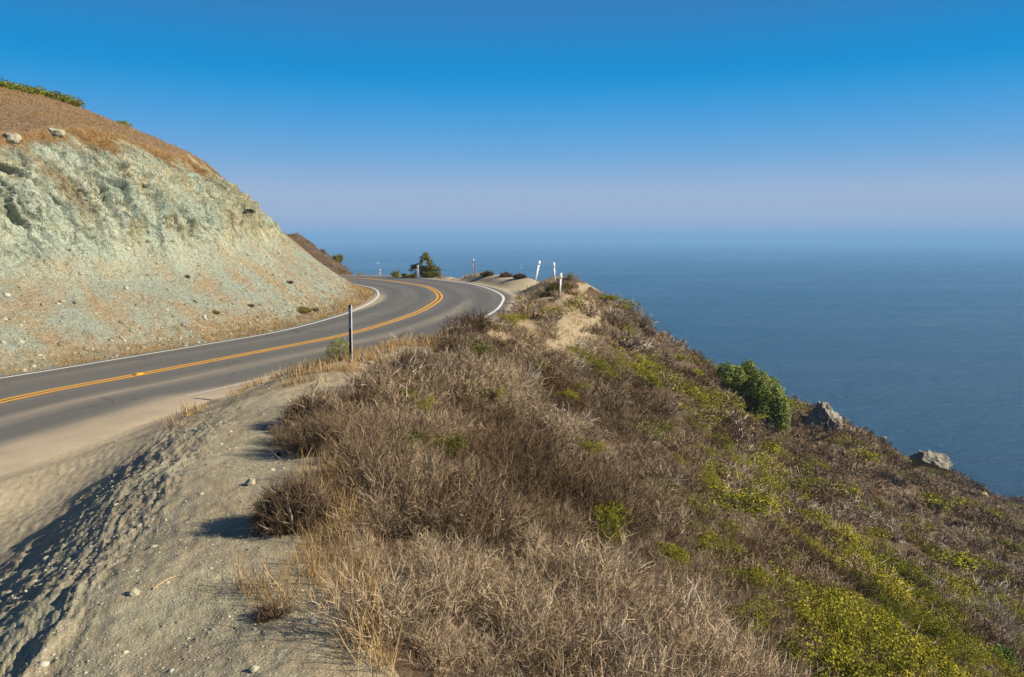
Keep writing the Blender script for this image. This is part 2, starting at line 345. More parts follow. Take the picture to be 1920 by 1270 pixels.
def mat_paint(name, c, wear=.5):
    m = NT(name); n = m.noise(25, 4, .7); n2 = m.noise(3, 4, .6)
    c2 = m.mix(m.rng(n, .25, .45, wear, 0), c, (.12, .11, .1)); c2 = m.mix(m.rng(n2, .5, .75, 0, .3), c2, (.3, .25, .17))
    return m.fin(c2, .7)
def mat_var(name, stops, rough=.9, spec=.15, scale=1.2, trans=0.0):
    """colour from the per-plant / per-twig random 'tint' plus a soft patchiness"""
    m = NT(name); f = m.math('ADD', m.math('MULTIPLY', m.attr('tint'), .8), m.math('MULTIPLY', m.math('SUBTRACT', m.noise(scale, 3), .35), .65))
    c = m.ramp(f, stops); m.fin(c, rough, None, spec)
    if trans:
        tr = m.n('BsdfTranslucent'); m.put(tr.inputs[0], c); mx = m.n('MixShader'); mx.inputs[0].default_value = trans
        m.t.links.new(m.b.outputs[0], mx.inputs[1]); m.t.links.new(tr.outputs[0], mx.inputs[2]); m.t.links.new(mx.outputs[0], m.out.inputs[0])
    return m.m
def mat_flat(name, c, rough=.6, var=.25, scale=12, metal=0.0):
    m = NT(name); c2 = m.mix(m.rng(m.noise(scale, 5, .65), .3, .7, var, 0), c, tuple(.35 * q for q in c)); m.b.inputs['Metallic'].default_value = metal
    return m.fin(c2, rough)
def mat_rock(name, stops, sc=2.0, bd=.12):
    m = NT(name); n = m.noise(sc, 7, .68); n2 = m.noise(sc * 7, 5, .65)
    c = m.ramp(n, stops); c = m.mix(m.rng(n2, .3, .5, .45, 0), c, (.09, .085, .075))
    return m.fin(c, .9, m.bump(m.math('ADD', n, m.math('MULTIPLY', n2, .35)), .9, bd))
M_ground, M_cliff, M_road = mat_ground(), mat_cliff(), mat_road()
M_white = mat_paint('white_road_paint', (.62, .61, .57), .55); M_yel = mat_paint('yellow_road_paint', (.62, .30, .022), .35)
M_scrub = mat_var('dry_scrub_twigs', [(.1, (.075, .048, .026)), (.33, (.18, .125, .074)), (.55, (.29, .215, .135)), (.82, (.48, .385, .26))])
M_grass = mat_var('golden_dry_grass', [(.15, (.21, .125, .05)), (.45, (.39, .26, .115)), (.8, (.54, .40, .21))], trans=.25)
M_green = mat_var('yellow_green_leaves', [(.1, (.07, .085, .012)), (.35, (.15, .155, .020)), (.6, (.32, .295, .03)), (.88, (.47, .40, .05))], trans=.2, scale=2.5)
M_rust = mat_var('rust_brown_leaves', [(.15, (.06, .025, .012)), (.5, (.14, .06, .025)), (.85, (.24, .12, .05))], trans=.15)
M_twig0 = mat_var('pale_dead_branches', [(.1, (.17, .135, .10)), (.5, (.32, .265, .205)), (.9, (.50, .44, .36))])
M_dgreen = mat_var('dark_glossy_leaves', [(.1, (.05, .08, .01)), (.4, (.15, .20, .022)), (.65, (.30, .33, .04)), (.88, (.46, .38, .06))], rough=.5, spec=.4, trans=.25, scale=2.5)
M_cyp = mat_var('cypress_foliage', [(.12, (.05, .055, .008)), (.5, (.17, .16, .018)), (.9, (.36, .28, .035))], trans=.1)
M_bark = mat_flat('grey_bark', (.26, .21, .165), .9, .5, 20)
M_stone = mat_var('loose_stone', [(.15, (.17, .15, .115)), (.35, (.27, .255, .2)), (.55, (.34, .355, .285)), (.75, (.42, .38, .28)), (.95, (.58, .56, .48))], scale=3)

# ------------------------------------------------------------------ picture-shaped areas on the ground
def inpoly(P, poly):
    x, y = P[:, 0], P[:, 1]; r = np.zeros(len(x), bool); n = len(poly)
    for i in range(n):
        x1, y1 = poly[i]; x2, y2 = poly[(i + 1) % n]
        with np.errstate(divide='ignore', invalid='ignore'):
            r ^= ((y1 > y) != (y2 > y)) & (x < (x2 - x1) * (y - y1) / (y2 - y1) + x1)
    return r
SCRUB = [(535, 812), (600, 768), (680, 732), (740, 712), (785, 680), (815, 650), (850, 612), (905, 612), (960, 640), (1010, 655), (1070, 690), (1098, 680), (1118, 640), (1128, 610), (1105, 560), (1100, 520), (1060, 512), (1002, 545), (1040, 560), (1080, 530), (1180, 560),
         (1280, 640), (1350, 680), (1500, 750), (1900, 900), (3200, 1300), (3200, 3500), (900, 3500), (760, 1300), (690, 1190), (660, 1130), (665, 1060), (690, 980), (680, 920), (640, 890), (600, 860), (530, 835)]
GRASS = [[(300, 800), (430, 745), (520, 705), (640, 672), (700, 650), (830, 615), (850, 640), (760, 672), (690, 700), (560, 720), (420, 765), (330, 810)],
         [(560, 900), (640, 880), (700, 900), (710, 1000), (690, 1080), (720, 1180), (760, 1290), (690, 1260), (640, 1160), (600, 1110), (540, 1070), (560, 1000)],
         [(900, 605), (960, 572), (985, 550), (1020, 520), (1060, 512), (1100, 530), (1130, 570), (1150, 620), (1120, 690), (1060, 700), (1000, 655), (950, 635)],
         [(450, 1100), (560, 1100), (560, 1160), (480, 1170)], [(730, 515), (900, 508), (905, 520), (740, 527)]]
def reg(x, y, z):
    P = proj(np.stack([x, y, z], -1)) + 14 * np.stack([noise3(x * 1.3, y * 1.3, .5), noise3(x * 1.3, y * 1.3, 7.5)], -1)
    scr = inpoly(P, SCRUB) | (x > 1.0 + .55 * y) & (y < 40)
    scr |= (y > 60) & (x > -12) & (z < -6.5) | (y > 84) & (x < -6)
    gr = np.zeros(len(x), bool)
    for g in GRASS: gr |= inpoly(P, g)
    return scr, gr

# ------------------------------------------------------------------ ground sheet
def surface_detail(x, y, z, t, wr):
    n = -t - wr - .5
    off = sstep(0, 2.5, n)
    d = (.05 - .026 * sstep(14, 9, y)) * fbm(x * 1.1, y * 1.1, 3.3, 4, .5) * off * sstep(0, 30, 60 - y) + .25 * fbm(x * .25, y * .25, 8.8, 3) * sstep(3, 10, n) * sstep(3, 8, x - .06 * y)
    near = sstep(15, 8, y)
    d += near * off * (.004 * ridged(x * 6, y * 6, 1.1, 3) - .003)
    # streaks of loosened dirt along the outer face of the berm
    cx = -1.32 - .26 * y; u = x - cx
    face = sstep(-1.7, -1.1, u) * sstep(.25, -.1, u) * near
    d += face * (.020 * ridged(u * 3.4 + .45 * noise3(x * 1.3, y * 1.3, 0), y * .5, 5.5, 3, .62) - .014 + .012 * fbm(x * 9, y * 9, 2, 4, .75))
    # tyre tracks
    v = x + .42 * y; tr = np.exp(-((v + 1.35) / .28) ** 2) + np.exp(-((v + 2.6) / .28) ** 2) * .6
    d += near * tr * .011 * np.sin(y * 42 + 14 * x) * sstep(3.5, 4.5, y) * sstep(9.5, 8, y)
    d += near * .0022 * np.sin(v * 46 + 3 * noise3(x * 2, y * 2, 1)) * sstep(-3.2, -2.2, v) * sstep(.2, -.6, v)
    d += near * off * (.007 * fbm(x * 4.5, y * 4.5, 6.1, 5, .62) + .014 * np.maximum(noise3(x * 11, y * 11, 2.7) - .25, 0))
    return d
az = np.concatenate([np.linspace(-62, -37, 90, endpoint=False), np.linspace(-37, 37, 1050, endpoint=False), np.linspace(37, 70, 100)]) * math.pi / 180
rr = .9 * (420 / .9) ** np.linspace(0, 1, 1000)
A, R_ = np.meshgrid(az, rr, indexing='ij'); GX = R_ * np.sin(A); GY = R_ * np.cos(A)
GZ, Gt, Gs, Grz, Gwl, Gwr, _h, _cu = height(GX, GY, True)
gx, gy, gz = GX.ravel(), GY.ravel(), GZ.ravel()
det = surface_detail(gx, gy, gz, Gt.ravel(), Gwr.ravel()); det = np.where(Gt.ravel() > 0, 0, det)
gzz = gz + det
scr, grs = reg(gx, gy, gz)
n_out = (-Gt - Gwr).ravel()
dusty = sstep(6.5, .3, n_out + 1.2 * noise3(gx * .4, gy * .4, 1.)) * (n_out > -2) * np.where(gy > 40, .35, 1.0)
inrect = lambda x, y: (x > -79.5) & (x < -4.2) & (y > 8.5) & (y < 92)
W_, H_ = GX.shape
ii = np.arange(W_ * H_).reshape(W_, H_)
q = np.stack([ii[:-1, :-1], ii[:-1, 1:], ii[1:, 1:], ii[1:, :-1]], -1).reshape(-1, 4)
onleft = (Gt.ravel() > Gwl.ravel() - .3) & inrect(gx, gy)
keep = ~(onleft[q].all(1)) & ~((gz[q] < SEA - 2).all(1))
q = q[keep]; used = np.zeros(W_ * H_, bool); used[q.ravel()] = True; remap = np.cumsum(used) - 1
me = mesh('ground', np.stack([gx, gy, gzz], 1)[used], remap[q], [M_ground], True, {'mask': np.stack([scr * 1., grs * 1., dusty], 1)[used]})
obj('ground', me, kind='structure')
# ------------------------------------------------------------------ cut cliff and grassy hill behind it
xs = np.concatenate([np.arange(-4, -27, -.055), np.arange(-27, -80, -.3)]); ys = np.concatenate([np.arange(8, 14, .25), np.arange(14, 58, .06), np.arange(58, 92.5, .35)])
CXg, CYg = np.meshgrid(xs, ys, indexing='ij')
cz, ctt, cs, crz, cwl, cwr, chill, ccut = height(CXg, CYg, True)
x, y, z = CXg.ravel(), CYg.ravel(), cz.ravel(); n = (ctt - cwl).ravel() - .35; dh = (chill - ccut).ravel(); hgt = z - crz.ravel()
gX = np.gradient(cz, axis=0) / np.gradient(CXg, axis=0); gY = np.gradient(cz, axis=1) / np.gradient(CYg, axis=1)
N = np.stack([-gX.ravel(), -gY.ravel(), np.ones(len(x))], 1); N /= np.linalg.norm(N, axis=1)[:, None]
sl = cs.ravel() * (RS[1] - RS[0]) + 3.0 * noise3(x * .1, y * .1, z * .1)       # along the road
cutm = sstep(-.1, .5, dh); up = sstep(2.6, 5.0, hgt + .9 * noise3(x * .35, y * .35, 9.)) ; rimf = sstep(.1, 1.9, dh)
gul = ridged(sl * .20, z * .05, 1.7, 2, .5)                       # broad buttresses and gullies
gul2 = ridged(sl * .55 + .25 * noise3(x * .4, y * .4, z * .4), z * .13, 7.1, 3, .55)
blk = ridged(x * .8, y * .8, z * .55, 4, .6); fine = fbm(x * 2.6, y * 2.6, z * 2.6, 4, .6)
wsk = sstep(.0, .55, noise3(sl * .12, z * .12, 4.4) + .35)
d = cutm * (up * rimf * (.55 * gul + wsk * .45 * gul2 + .24 * blk - .3) + sstep(.3, 2, n) * (.05 * fine + .04 * blk))
d += cutm * (1 - up) * sstep(1, 3, n) * .10 * fbm(sl * .5, z * .2, 6.6, 4)
# pockets: deep dark hollows
sw = sl * .42 + .9 * noise3(x * .22, y * .22, z * .35) ; saw = 1 - (sw - np.floor(sw)); saw = saw * sstep(0, .06, 1 - saw + .01)
d += cutm * up * rimf * .60 * saw * sstep(-.1, .3, noise3(sl * .25, z * .22, 14.) + .1)
sw = sl * 1.15 + .8 * noise3(x * .6, y * .6, z * .5); saw2 = 1 - (sw - np.floor(sw))
d += cutm * up * rimf * .30 * saw2 * sstep(-.1, .3, noise3(sl * .5, z * .4, 19.))
gp, cid = worley(x * 1.0, y * 1.0, z * .6, 3); d += cutm * up * rimf * (.24 * cid - .30 * sstep(.10, .0, gp) * sstep(.3, .7, cid))
gp2, cid2 = worley(x * 3.2, y * 3.2, z * 2.4, 9); d += cutm * sstep(.6, 2, n) * (.3 + .7 * up) * (.09 * cid2 - .05 * sstep(.12, 0, gp2))
d += cutm * up * (.09 * ridged(x * 3.1, y * 3.1, z * 2.0, 3, .65) + .05 * fbm(x * 7, y * 7, z * 7, 3, .7) - .06)
pk = noise3(sl * 1.0 + .5 * noise3(x, y, z), z * .40, 12.3) + .12 * noise3(x * 3, y * 3, z * 3); d -= cutm * up * sstep(.3, 1.5, dh) * .28 * sstep(.36, .42, pk)
gn = noise3(sl * .50 + .30 * noise3(x * .8, y * .8, z * .8) + .10 * noise3(x * 3, y * 3, z * 3), z * .13, 22.3); mk_ = sstep(-.15, .2, noise3(sl * .3, z * .28, 33.) + .05)
d -= cutm * up * sstep(.2, 1.2, dh) * .70 * sstep(.085, .015, np.abs(gn)) * mk_
gn = noise3(sl * 1.3 + .3 * noise3(x * 2, y * 2, z * 2), z * .45, 52.3); d -= cutm * sstep(2.2, 4.5, hgt) * sstep(.2, 1.2, dh) * .30 * sstep(.10, .02, np.abs(gn)) * sstep(0, .3, noise3(sl * .6, z * .5, 38.))
d += (1 - cutm) * (.10 * fbm(x * .8, y * .8, 2.2, 4, .6)) * sstep(60, 40, np.abs(x))
# overhanging turf lip
d += .10 * np.exp(-((dh + .05) / .25) ** 2) * sstep(2, 4, hgt) * (.6 + fbm(x * 1.5, y * 1.5, 1, 3))
hd = N.copy(); hd[:, 2] *= .45
P = np.stack([x, y, z], 1) + hd * d[:, None]
soil = sstep(-.35, -.05, dh) * sstep(1.25, .35, dh + .8 * noise3(sl * .35, y * .2, 3.) + .5 * noise3(x * 1.6, y * 1.6, z)) * sstep(2, 4.5, hgt)
soil = np.maximum(soil, cutm * up * .85 * sstep(.25, .5, noise3(sl * .4, z * .07, 21.)) * sstep(4.5, 1.2, dh))
grassm = (1 - sstep(-.15, .3, dh + .15 * noise3(x * 2, y * 2, 5))) 
talm = cutm * sstep(3.6, 1.4, hgt + 1.1 * noise3(x * .35, y * .35, 1) - .028 * (y - 20) * 1.0)
W_, H_ = CXg.shape; ii = np.arange(W_ * H_).reshape(W_, H_)
q = np.stack([ii[:-1, :-1], ii[1:, :-1], ii[1:, 1:], ii[:-1, 1:]], -1).reshape(-1, 4)
on = (ctt.ravel() > cwl.ravel() - .6) & inrect(x, y)
q = q[on[q].any(1)]; q = q[:, ::-1]
used = np.zeros(W_ * H_, bool); used[q.ravel()] = True; remap = np.cumsum(used) - 1
CL = dict(P=P[used], N=N[used], hgt=hgt[used], dh=dh[used], n=n[used], grass=grassm[used], tal=talm[used])
me = mesh('road_cut_hill', P[used], remap[q], [M_cliff], True, {'mask': np.stack([soil, grassm, talm], 1)[used]})
obj('hill', me, kind='structure', label='pale green road cut with brown grassy top above the bend')

# ------------------------------------------------------------------ road and markings
def ribbon(s0, s1, t0, t1, dz, ns, nt=1, attrs=False):
    """strip along the road between two lateral offsets, given as functions of the station index"""
    si = np.linspace(s0, s1, ns); idx = np.arange(NS)
    c = np.stack([np.interp(si, idx, RC[:, k]) for k in range(3)], 1); nn = np.stack([np.interp(si, idx, RN[:, k]) for k in range(2)], 1)
    nn /= np.linalg.norm(nn, axis=1)[:, None]
    wl = np.interp(si, idx, RWL); wr = np.interp(si, idx, RWR)
    a, b = t0(wl, wr), t1(wl, wr); k = np.linspace(0, 1, nt + 1)[None]
    T = a[:, None] * (1 - k) + b[:, None] * k
    X = c[:, None, 0] + nn[:, None, 0] * T; Y = c[:, None, 1] + nn[:, None, 1] * T
    Z = c[:, None, 2] - BANK * np.clip(T, -4.5, 4.5) + dz
    V = np.stack([X, Y, Z], -1).reshape(-1, 3); ii = np.arange(ns * (nt + 1)).reshape(ns, nt + 1)
    q = np.stack([ii[:-1, :-1], ii[:-1, 1:], ii[1:, 1:], ii[1:, :-1]], -1).reshape(-1, 4)
    S = np.repeat(si[:, None] * (RS[1] - RS[0]), nt + 1, 1)
    return V, q, T.ravel(), S.ravel(), np.repeat(wr[:, None], nt + 1, 1).ravel(), np.repeat(wl[:, None], nt + 1, 1).ravel()
V, q, T, S, WR, WL_ = ribbon(2, NS - 2, lambda l, r: l + .3, lambda l, r: -r - 1.7, .02, 900, 48)
edge = -T - WR
near = sstep(34, 22, V[:, 1]); mid_ = sstep(52, 36, V[:, 1])
dust = sstep(-1.1, .5, edge + .35 * noise3(V[:, 0] * .5, V[:, 1] * .5, 0)) * (.25 + .75 * near) + .50 * mid_ * np.exp(-((T + 1.75) / .55) ** 2) + .16 * mid_ * np.exp(-((T + .3) / .35) ** 2) + .10 * np.exp(-((T - 1.9) / .5) ** 2)
inn = np.exp(-((V[:, 0] + 8.2) / 2) ** 2 - ((V[:, 1] - 44) / 7) ** 2) * sstep(.9, -.1, WL_ - T)
dust = np.maximum(dust, inn * 1.2); dust = np.maximum(dust, sstep(.15, .7, edge))
# ragged outer edge sinks slightly into the shoulder
V[:, 2] -= .075 * sstep(.45, 1.55, edge + .55 * noise3(V[:, 0] * .9, V[:, 1] * .9, 3.) + .2 * noise3(V[:, 0] * 4, V[:, 1] * 4, 3.))
road = obj('road', mesh('road', V, q, [M_road], True, {'ts': np.stack([T, S, dust], 1)}), kind='structure')
def line(t0, t1, mat, s0=2, s1=NS - 2):
    V, q, *_ = ribbon(s0, s1, t0, t1, .026, 700, 1); return V, q
Vs, qs, off, mi = [], [], 0, []
M_dustline = mat_paint('dusty_line_paint', (.40, .36, .29), .8)
for k, (a, b, m) in enumerate([(lambda l, r: 0 * l + .20, lambda l, r: 0 * l + .065, 1), (lambda l, r: 0 * l - .065, lambda l, r: 0 * l - .20, 1), (lambda l, r: l + .06, lambda l, r: l - .06, 0), (lambda l, r: -r + .075, lambda l, r: -r - .075, 0)]):
    V, q = line(a, b, None)
    if k == 3:   # outer line: buried under dust along the turn-out
        c = V[q].mean(1); kp = (c[:, 1] > 17) ; q = q[kp]
    Vs.append(V); qs.append(q + off); mi += [2 if (k == 3 and yy < 26) else m for yy in V[q].mean(1)[:, 1]]; off += len(V)
obj('road_markings', mesh('road_markings', np.vstack(Vs), np.vstack(qs), [M_white, M_yel, M_dustline], mid=mi), kind='structure')

# ------------------------------------------------------------------ sea
sr = np.concatenate([[30], 60 * (60000 / 60) ** np.linspace(0, 1, 90)]); sa = np.linspace(-1.3, 1.5, 60)
A, R_ = np.meshgrid(sa, sr, indexing='ij'); V = np.stack([R_ * np.sin(A), R_ * np.cos(A), np.full(A.shape, SEA)], -1).reshape(-1, 3)
ii = np.arange(A.size).reshape(A.shape); q = np.stack([ii[:-1, :-1], ii[:-1, 1:], ii[1:, 1:], ii[1:, :-1]], -1).reshape(-1, 4)[:, ::-1]
m = NT('sea_water')
w1 = m.noise(.17, 7, .68, vec=m.vmul((.5, 1.0, 1))); w2 = m.noise(.018, 4, .55, vec=m.vmul((.45, 1.0, 1))); w3 = m.noise(.0022, 4, .6, vec=m.vmul((.5, 1.6, 1)))
h = m.math('ADD', m.math('MULTIPLY', w1, 1.0), m.math('MULTIPLY', w2, 2.6))
c = m.ramp(w3, [(.35, (.004, .036, .080)), (.65, (.012, .082, .152))])
M_sea = m.fin(c, m.rng(w3, .3, .7, .18, .45), m.bump(h, 1.0, 8.0), .32); m.b.inputs['IOR'].default_value = 1.33
obj('sea', mesh('sea', V, q, [M_sea], True), kind='structure')
# ------------------------------------------------------------------ plant building blocks (arrays of vertices, triangles and a random tint)
def unit(v): return v / np.maximum(np.linalg.norm(v, axis=-1, keepdims=True), 1e-6)
def strips(P0, P1, P2, w, r, tint):
    """bent tapering blades, one per row"""
    n = len(P0); side = unit(np.cross(P2 - P0, r.normal(size=(n, 3)))) * np.reshape(w, (-1, 1)) * .5
    V = np.stack([P0 - side, P0 + side, P1 - side * .75, P1 + side * .75, P2], 1).reshape(-1, 3)
    b = np.arange(n)[:, None] * 5
    T = np.concatenate([b + [0, 1, 2], b + [1, 3, 2], b + [2, 3, 4]], 1).reshape(-1, 3)
    return V, T, np.repeat(tint, 5)
def leaves(P, nrm, size, r, tint, asp=.55):
    n = len(P); a = unit(np.cross(nrm, r.normal(size=(n, 3)))); b = unit(np.cross(nrm, a)); s = np.reshape(size, (-1, 1))
    up = nrm * s * .25
    V = np.stack([P - a * s * .5, P + b * s * asp * .5 + up, P + a * s * .5, P - b * s * asp * .5 + up], 1).reshape(-1, 3)
    k = np.arange(n)[:, None] * 4; T = np.concatenate([k + [0, 1, 2], k + [0, 2, 3]], 1).reshape(-1, 3)
    return V, T, np.repeat(tint, 4)
def join(parts):
    V, T, t, o = [], [], [], 0
    for v, f, q in parts: V.append(v); T.append(f + o); t.append(q); o += len(v)
    return np.vstack(V), np.vstack(T), np.concatenate(t)
def twig_shrub(seed, stems, per, w, R=.5, H=.55, lean=(0, 0), spread=.99, branch=.34):
    r = np.random.default_rng(seed); n = stems
    ph = r.uniform(0, 2 * math.pi, n); th = np.arcsin(np.sqrt(r.uniform(0, 1, n)) * spread)
    L = r.uniform(.7, 1.08, n)
    tip = np.stack([R * np.sin(th) * np.cos(ph), R * np.sin(th) * np.sin(ph), H * np.cos(th)], 1) * L[:, None]
    tip[:, 0] += lean[0] * tip[:, 2]; tip[:, 1] += lean[1] * tip[:, 2]
    root = np.stack([r.normal(0, .12 * R, n), r.normal(0, .12 * R, n), np.full(n, -.05)], 1)
    mid = root * .45 + tip * .55 + r.normal(0, .11 * R, (n, 3)); mid[:, 2] -= .03 * H
    out = [strips(root, mid, tip, w * 1.5, r, r.uniform(.1, .9, n))]
    i = np.repeat(np.arange(n), per); m = len(i); k = r.uniform(.3, 1.0, m)[:, None]
    p = np.where(k < .55, root[i] + (mid[i] - root[i]) * k / .55, mid[i] + (tip[i] - mid[i]) * (k - .55) / .45)
    d = unit(unit(tip[i] - root[i]) + r.normal(0, .62, (m, 3)) + np.array([0, 0, .10]))
    l = r.uniform(.5, 1.1, m)[:, None] * R * branch
    p1 = p + d * l * .5 + r.normal(0, .14, (m, 3)) * l; p2 = p + d * l + np.array([0, 0, .10]) * l + r.normal(0, .26, (m, 3)) * l
    out.append(strips(p, p1, p2, w * r.uniform(.7, 1.1, m), r, r.uniform(0, 1, m)))
    return join(out)
def leafy_shrub(seed, tufts, per, leaf, R=.5, H=.4, tw=.008, stems=40, asp=.55):
    r = np.random.default_rng(seed)
    nb = 12; bc = np.stack([r.normal(0, .45 * R, nb), r.normal(0, .45 * R, nb), r.uniform(.1, .7, nb) * H], 1); br = r.uniform(.22, .5, nb)
    j = r.integers(0, nb, tufts); ph = r.uniform(0, 2 * math.pi, tufts); cz = r.uniform(-.1, 1, tufts); sn = np.sqrt(1 - cz * cz)
    dirn = np.stack([sn * np.cos(ph), sn * np.sin(ph), cz], 1)
    c = bc[j] + dirn * np.array([R, R, H * 1.25]) * br[j][:, None] * r.uniform(.8, 1.05, tufts)[:, None]; c[:, 2] = np.maximum(c[:, 2], .02)
    i = np.repeat(np.arange(tufts), per); m = len(i)
    P = c[i] + r.normal(0, leaf * .8, (m, 3)); nr = unit(dirn[i] * .6 + r.normal(0, .6, (m, 3)) + np.array([0, 0, .35]))
    tt = np.repeat(r.uniform(.2, .72, tufts), per) + r.uniform(-.15, .15, m)
    lf = leaves(P, nr, leaf * r.uniform(.7, 1.3, m), r, tt, asp)
    k = r.integers(0, tufts, stems); root = bc[j[k]] * np.array([.3, .3, 0]) ; tip = c[k]
    sm = strips(root, (root + tip) / 2 + r.normal(0, .05 * R, (stems, 3)), tip, tw, r, r.uniform(.2, .9, stems))
    return lf, sm
def tuft(seed, n, w, H=.3, R=.12, lean=.25):
    r = np.random.default_rng(seed); root = np.stack([r.normal(0, R * .5, n), r.normal(0, R * .5, n), np.full(n, -.02)], 1)
    d = unit(np.stack([r.normal(0, lean, n), r.normal(0, lean, n), np.ones(n)], 1)) * (H * r.uniform(.45, 1.1, n))[:, None]
    bend = np.stack([r.normal(0, .12, n), r.normal(0, .12, n), np.zeros(n)], 1) * H
    return strips(root, root + d * .55, root + d + bend, w, r, r.uniform(0, 1, n))
def rock(seed, sub=2, rough=.28, flat=.7):
    import bmesh
    bm = bmesh.new(); bmesh.ops.create_icosphere(bm, subdivisions=sub, radius=1); V = np.array([v.co[:] for v in bm.verts]); T = np.array([[v.index for v in f.verts] for f in bm.faces]); bm.free()
    r = np.random.default_rng(seed)
    for _ in range(9):      # chip flat facets off
        n = unit(r.normal(size=3)); dd = r.uniform(.55, .9); e = np.maximum(V @ n - dd, 0); V = V - e[:, None] * n
    V = V * (1 + rough * noise3(V[:, 0] * 1.5 + seed, V[:, 1] * 1.5, V[:, 2] * 1.5))[:, None]
    V[:, 2] *= flat
    return V, T, np.full(len(V), .5)
def scatter(tpls, pos, nrm, scale, r, tilt=.7, tintv=None, sz=None, spin=True):
    """copies of the templates at many points merged into arrays"""
    which = r.integers(0, len(tpls), len(pos)); out = []
    up = unit(nrm * tilt + np.array([0, 0, 1.0]) * (1 - tilt)); ang = r.uniform(0, 2 * math.pi, len(pos)) if spin else r.normal(0, .35, len(pos))
    a = unit(np.cross(np.array([0, 1.0, 0]), up)); b = np.cross(up, a)
    ca, sa = np.cos(ang)[:, None], np.sin(ang)[:, None]; ex = a * ca + b * sa; ey = -a * sa + b * ca
    if tintv is None: tintv = r.uniform(-.25, .25, len(pos))
    for k, (V, T, t) in enumerate(tpls):
        m = np.nonzero(which == k)[0]
        if not len(m): continue
        S = scale[m][:, None, None]; Z = (sz[m] if sz is not None else scale[m])[:, None, None]
        W = pos[m][:, None] + (V[None, :, 0:1] * ex[m][:, None] + V[None, :, 1:2] * ey[m][:, None]) * S + V[None, :, 2:3] * up[m][:, None] * Z
        out.append((W.reshape(-1, 3).astype(np.float32), (T[None] + (np.arange(len(m)) * len(V))[:, None, None]).reshape(-1, 3), (t[None] + tintv[m][:, None]).ravel()))
    return join(out) if out else (np.zeros((0, 3), np.float32), np.zeros((0, 3), int), np.zeros(0))
def mk(name, arr, mat, parent=None, **props):
    V, T, t = arr; return obj(name, mesh(name, V, T, [mat], False, {'tint': np.clip(t, 0, 1)}), parent, **props)
def gsurf(x, y):
    """height with the same roughness as the ground sheet, and the slope normal"""
    z, t, s, rz, wl, wr, *_ = height(x, y, True); d = surface_detail(x, y, z, t, wr); e = .25
    n = np.stack([-(height(x + e, y) - z) / e, -(height(x, y + e) - z) / e, np.ones(len(x))], 1)
    return z + np.where(t > 0, 0, d), unit(n), t, wl, wr
def jitter_grid(x0, x1, y0, y1, c, r):
    X, Y = np.meshgrid(np.arange(x0, x1, c), np.arange(y0, y1, c)); X = X + r.uniform(-.5, .5, X.shape) * c; Y = Y + r.uniform(-.5, .5, Y.shape) * c
    return X.ravel(), Y.ravel()
def inview(x, y, m=39): return (np.abs(np.degrees(np.arctan2(x, y))) < m) & (y > .6)

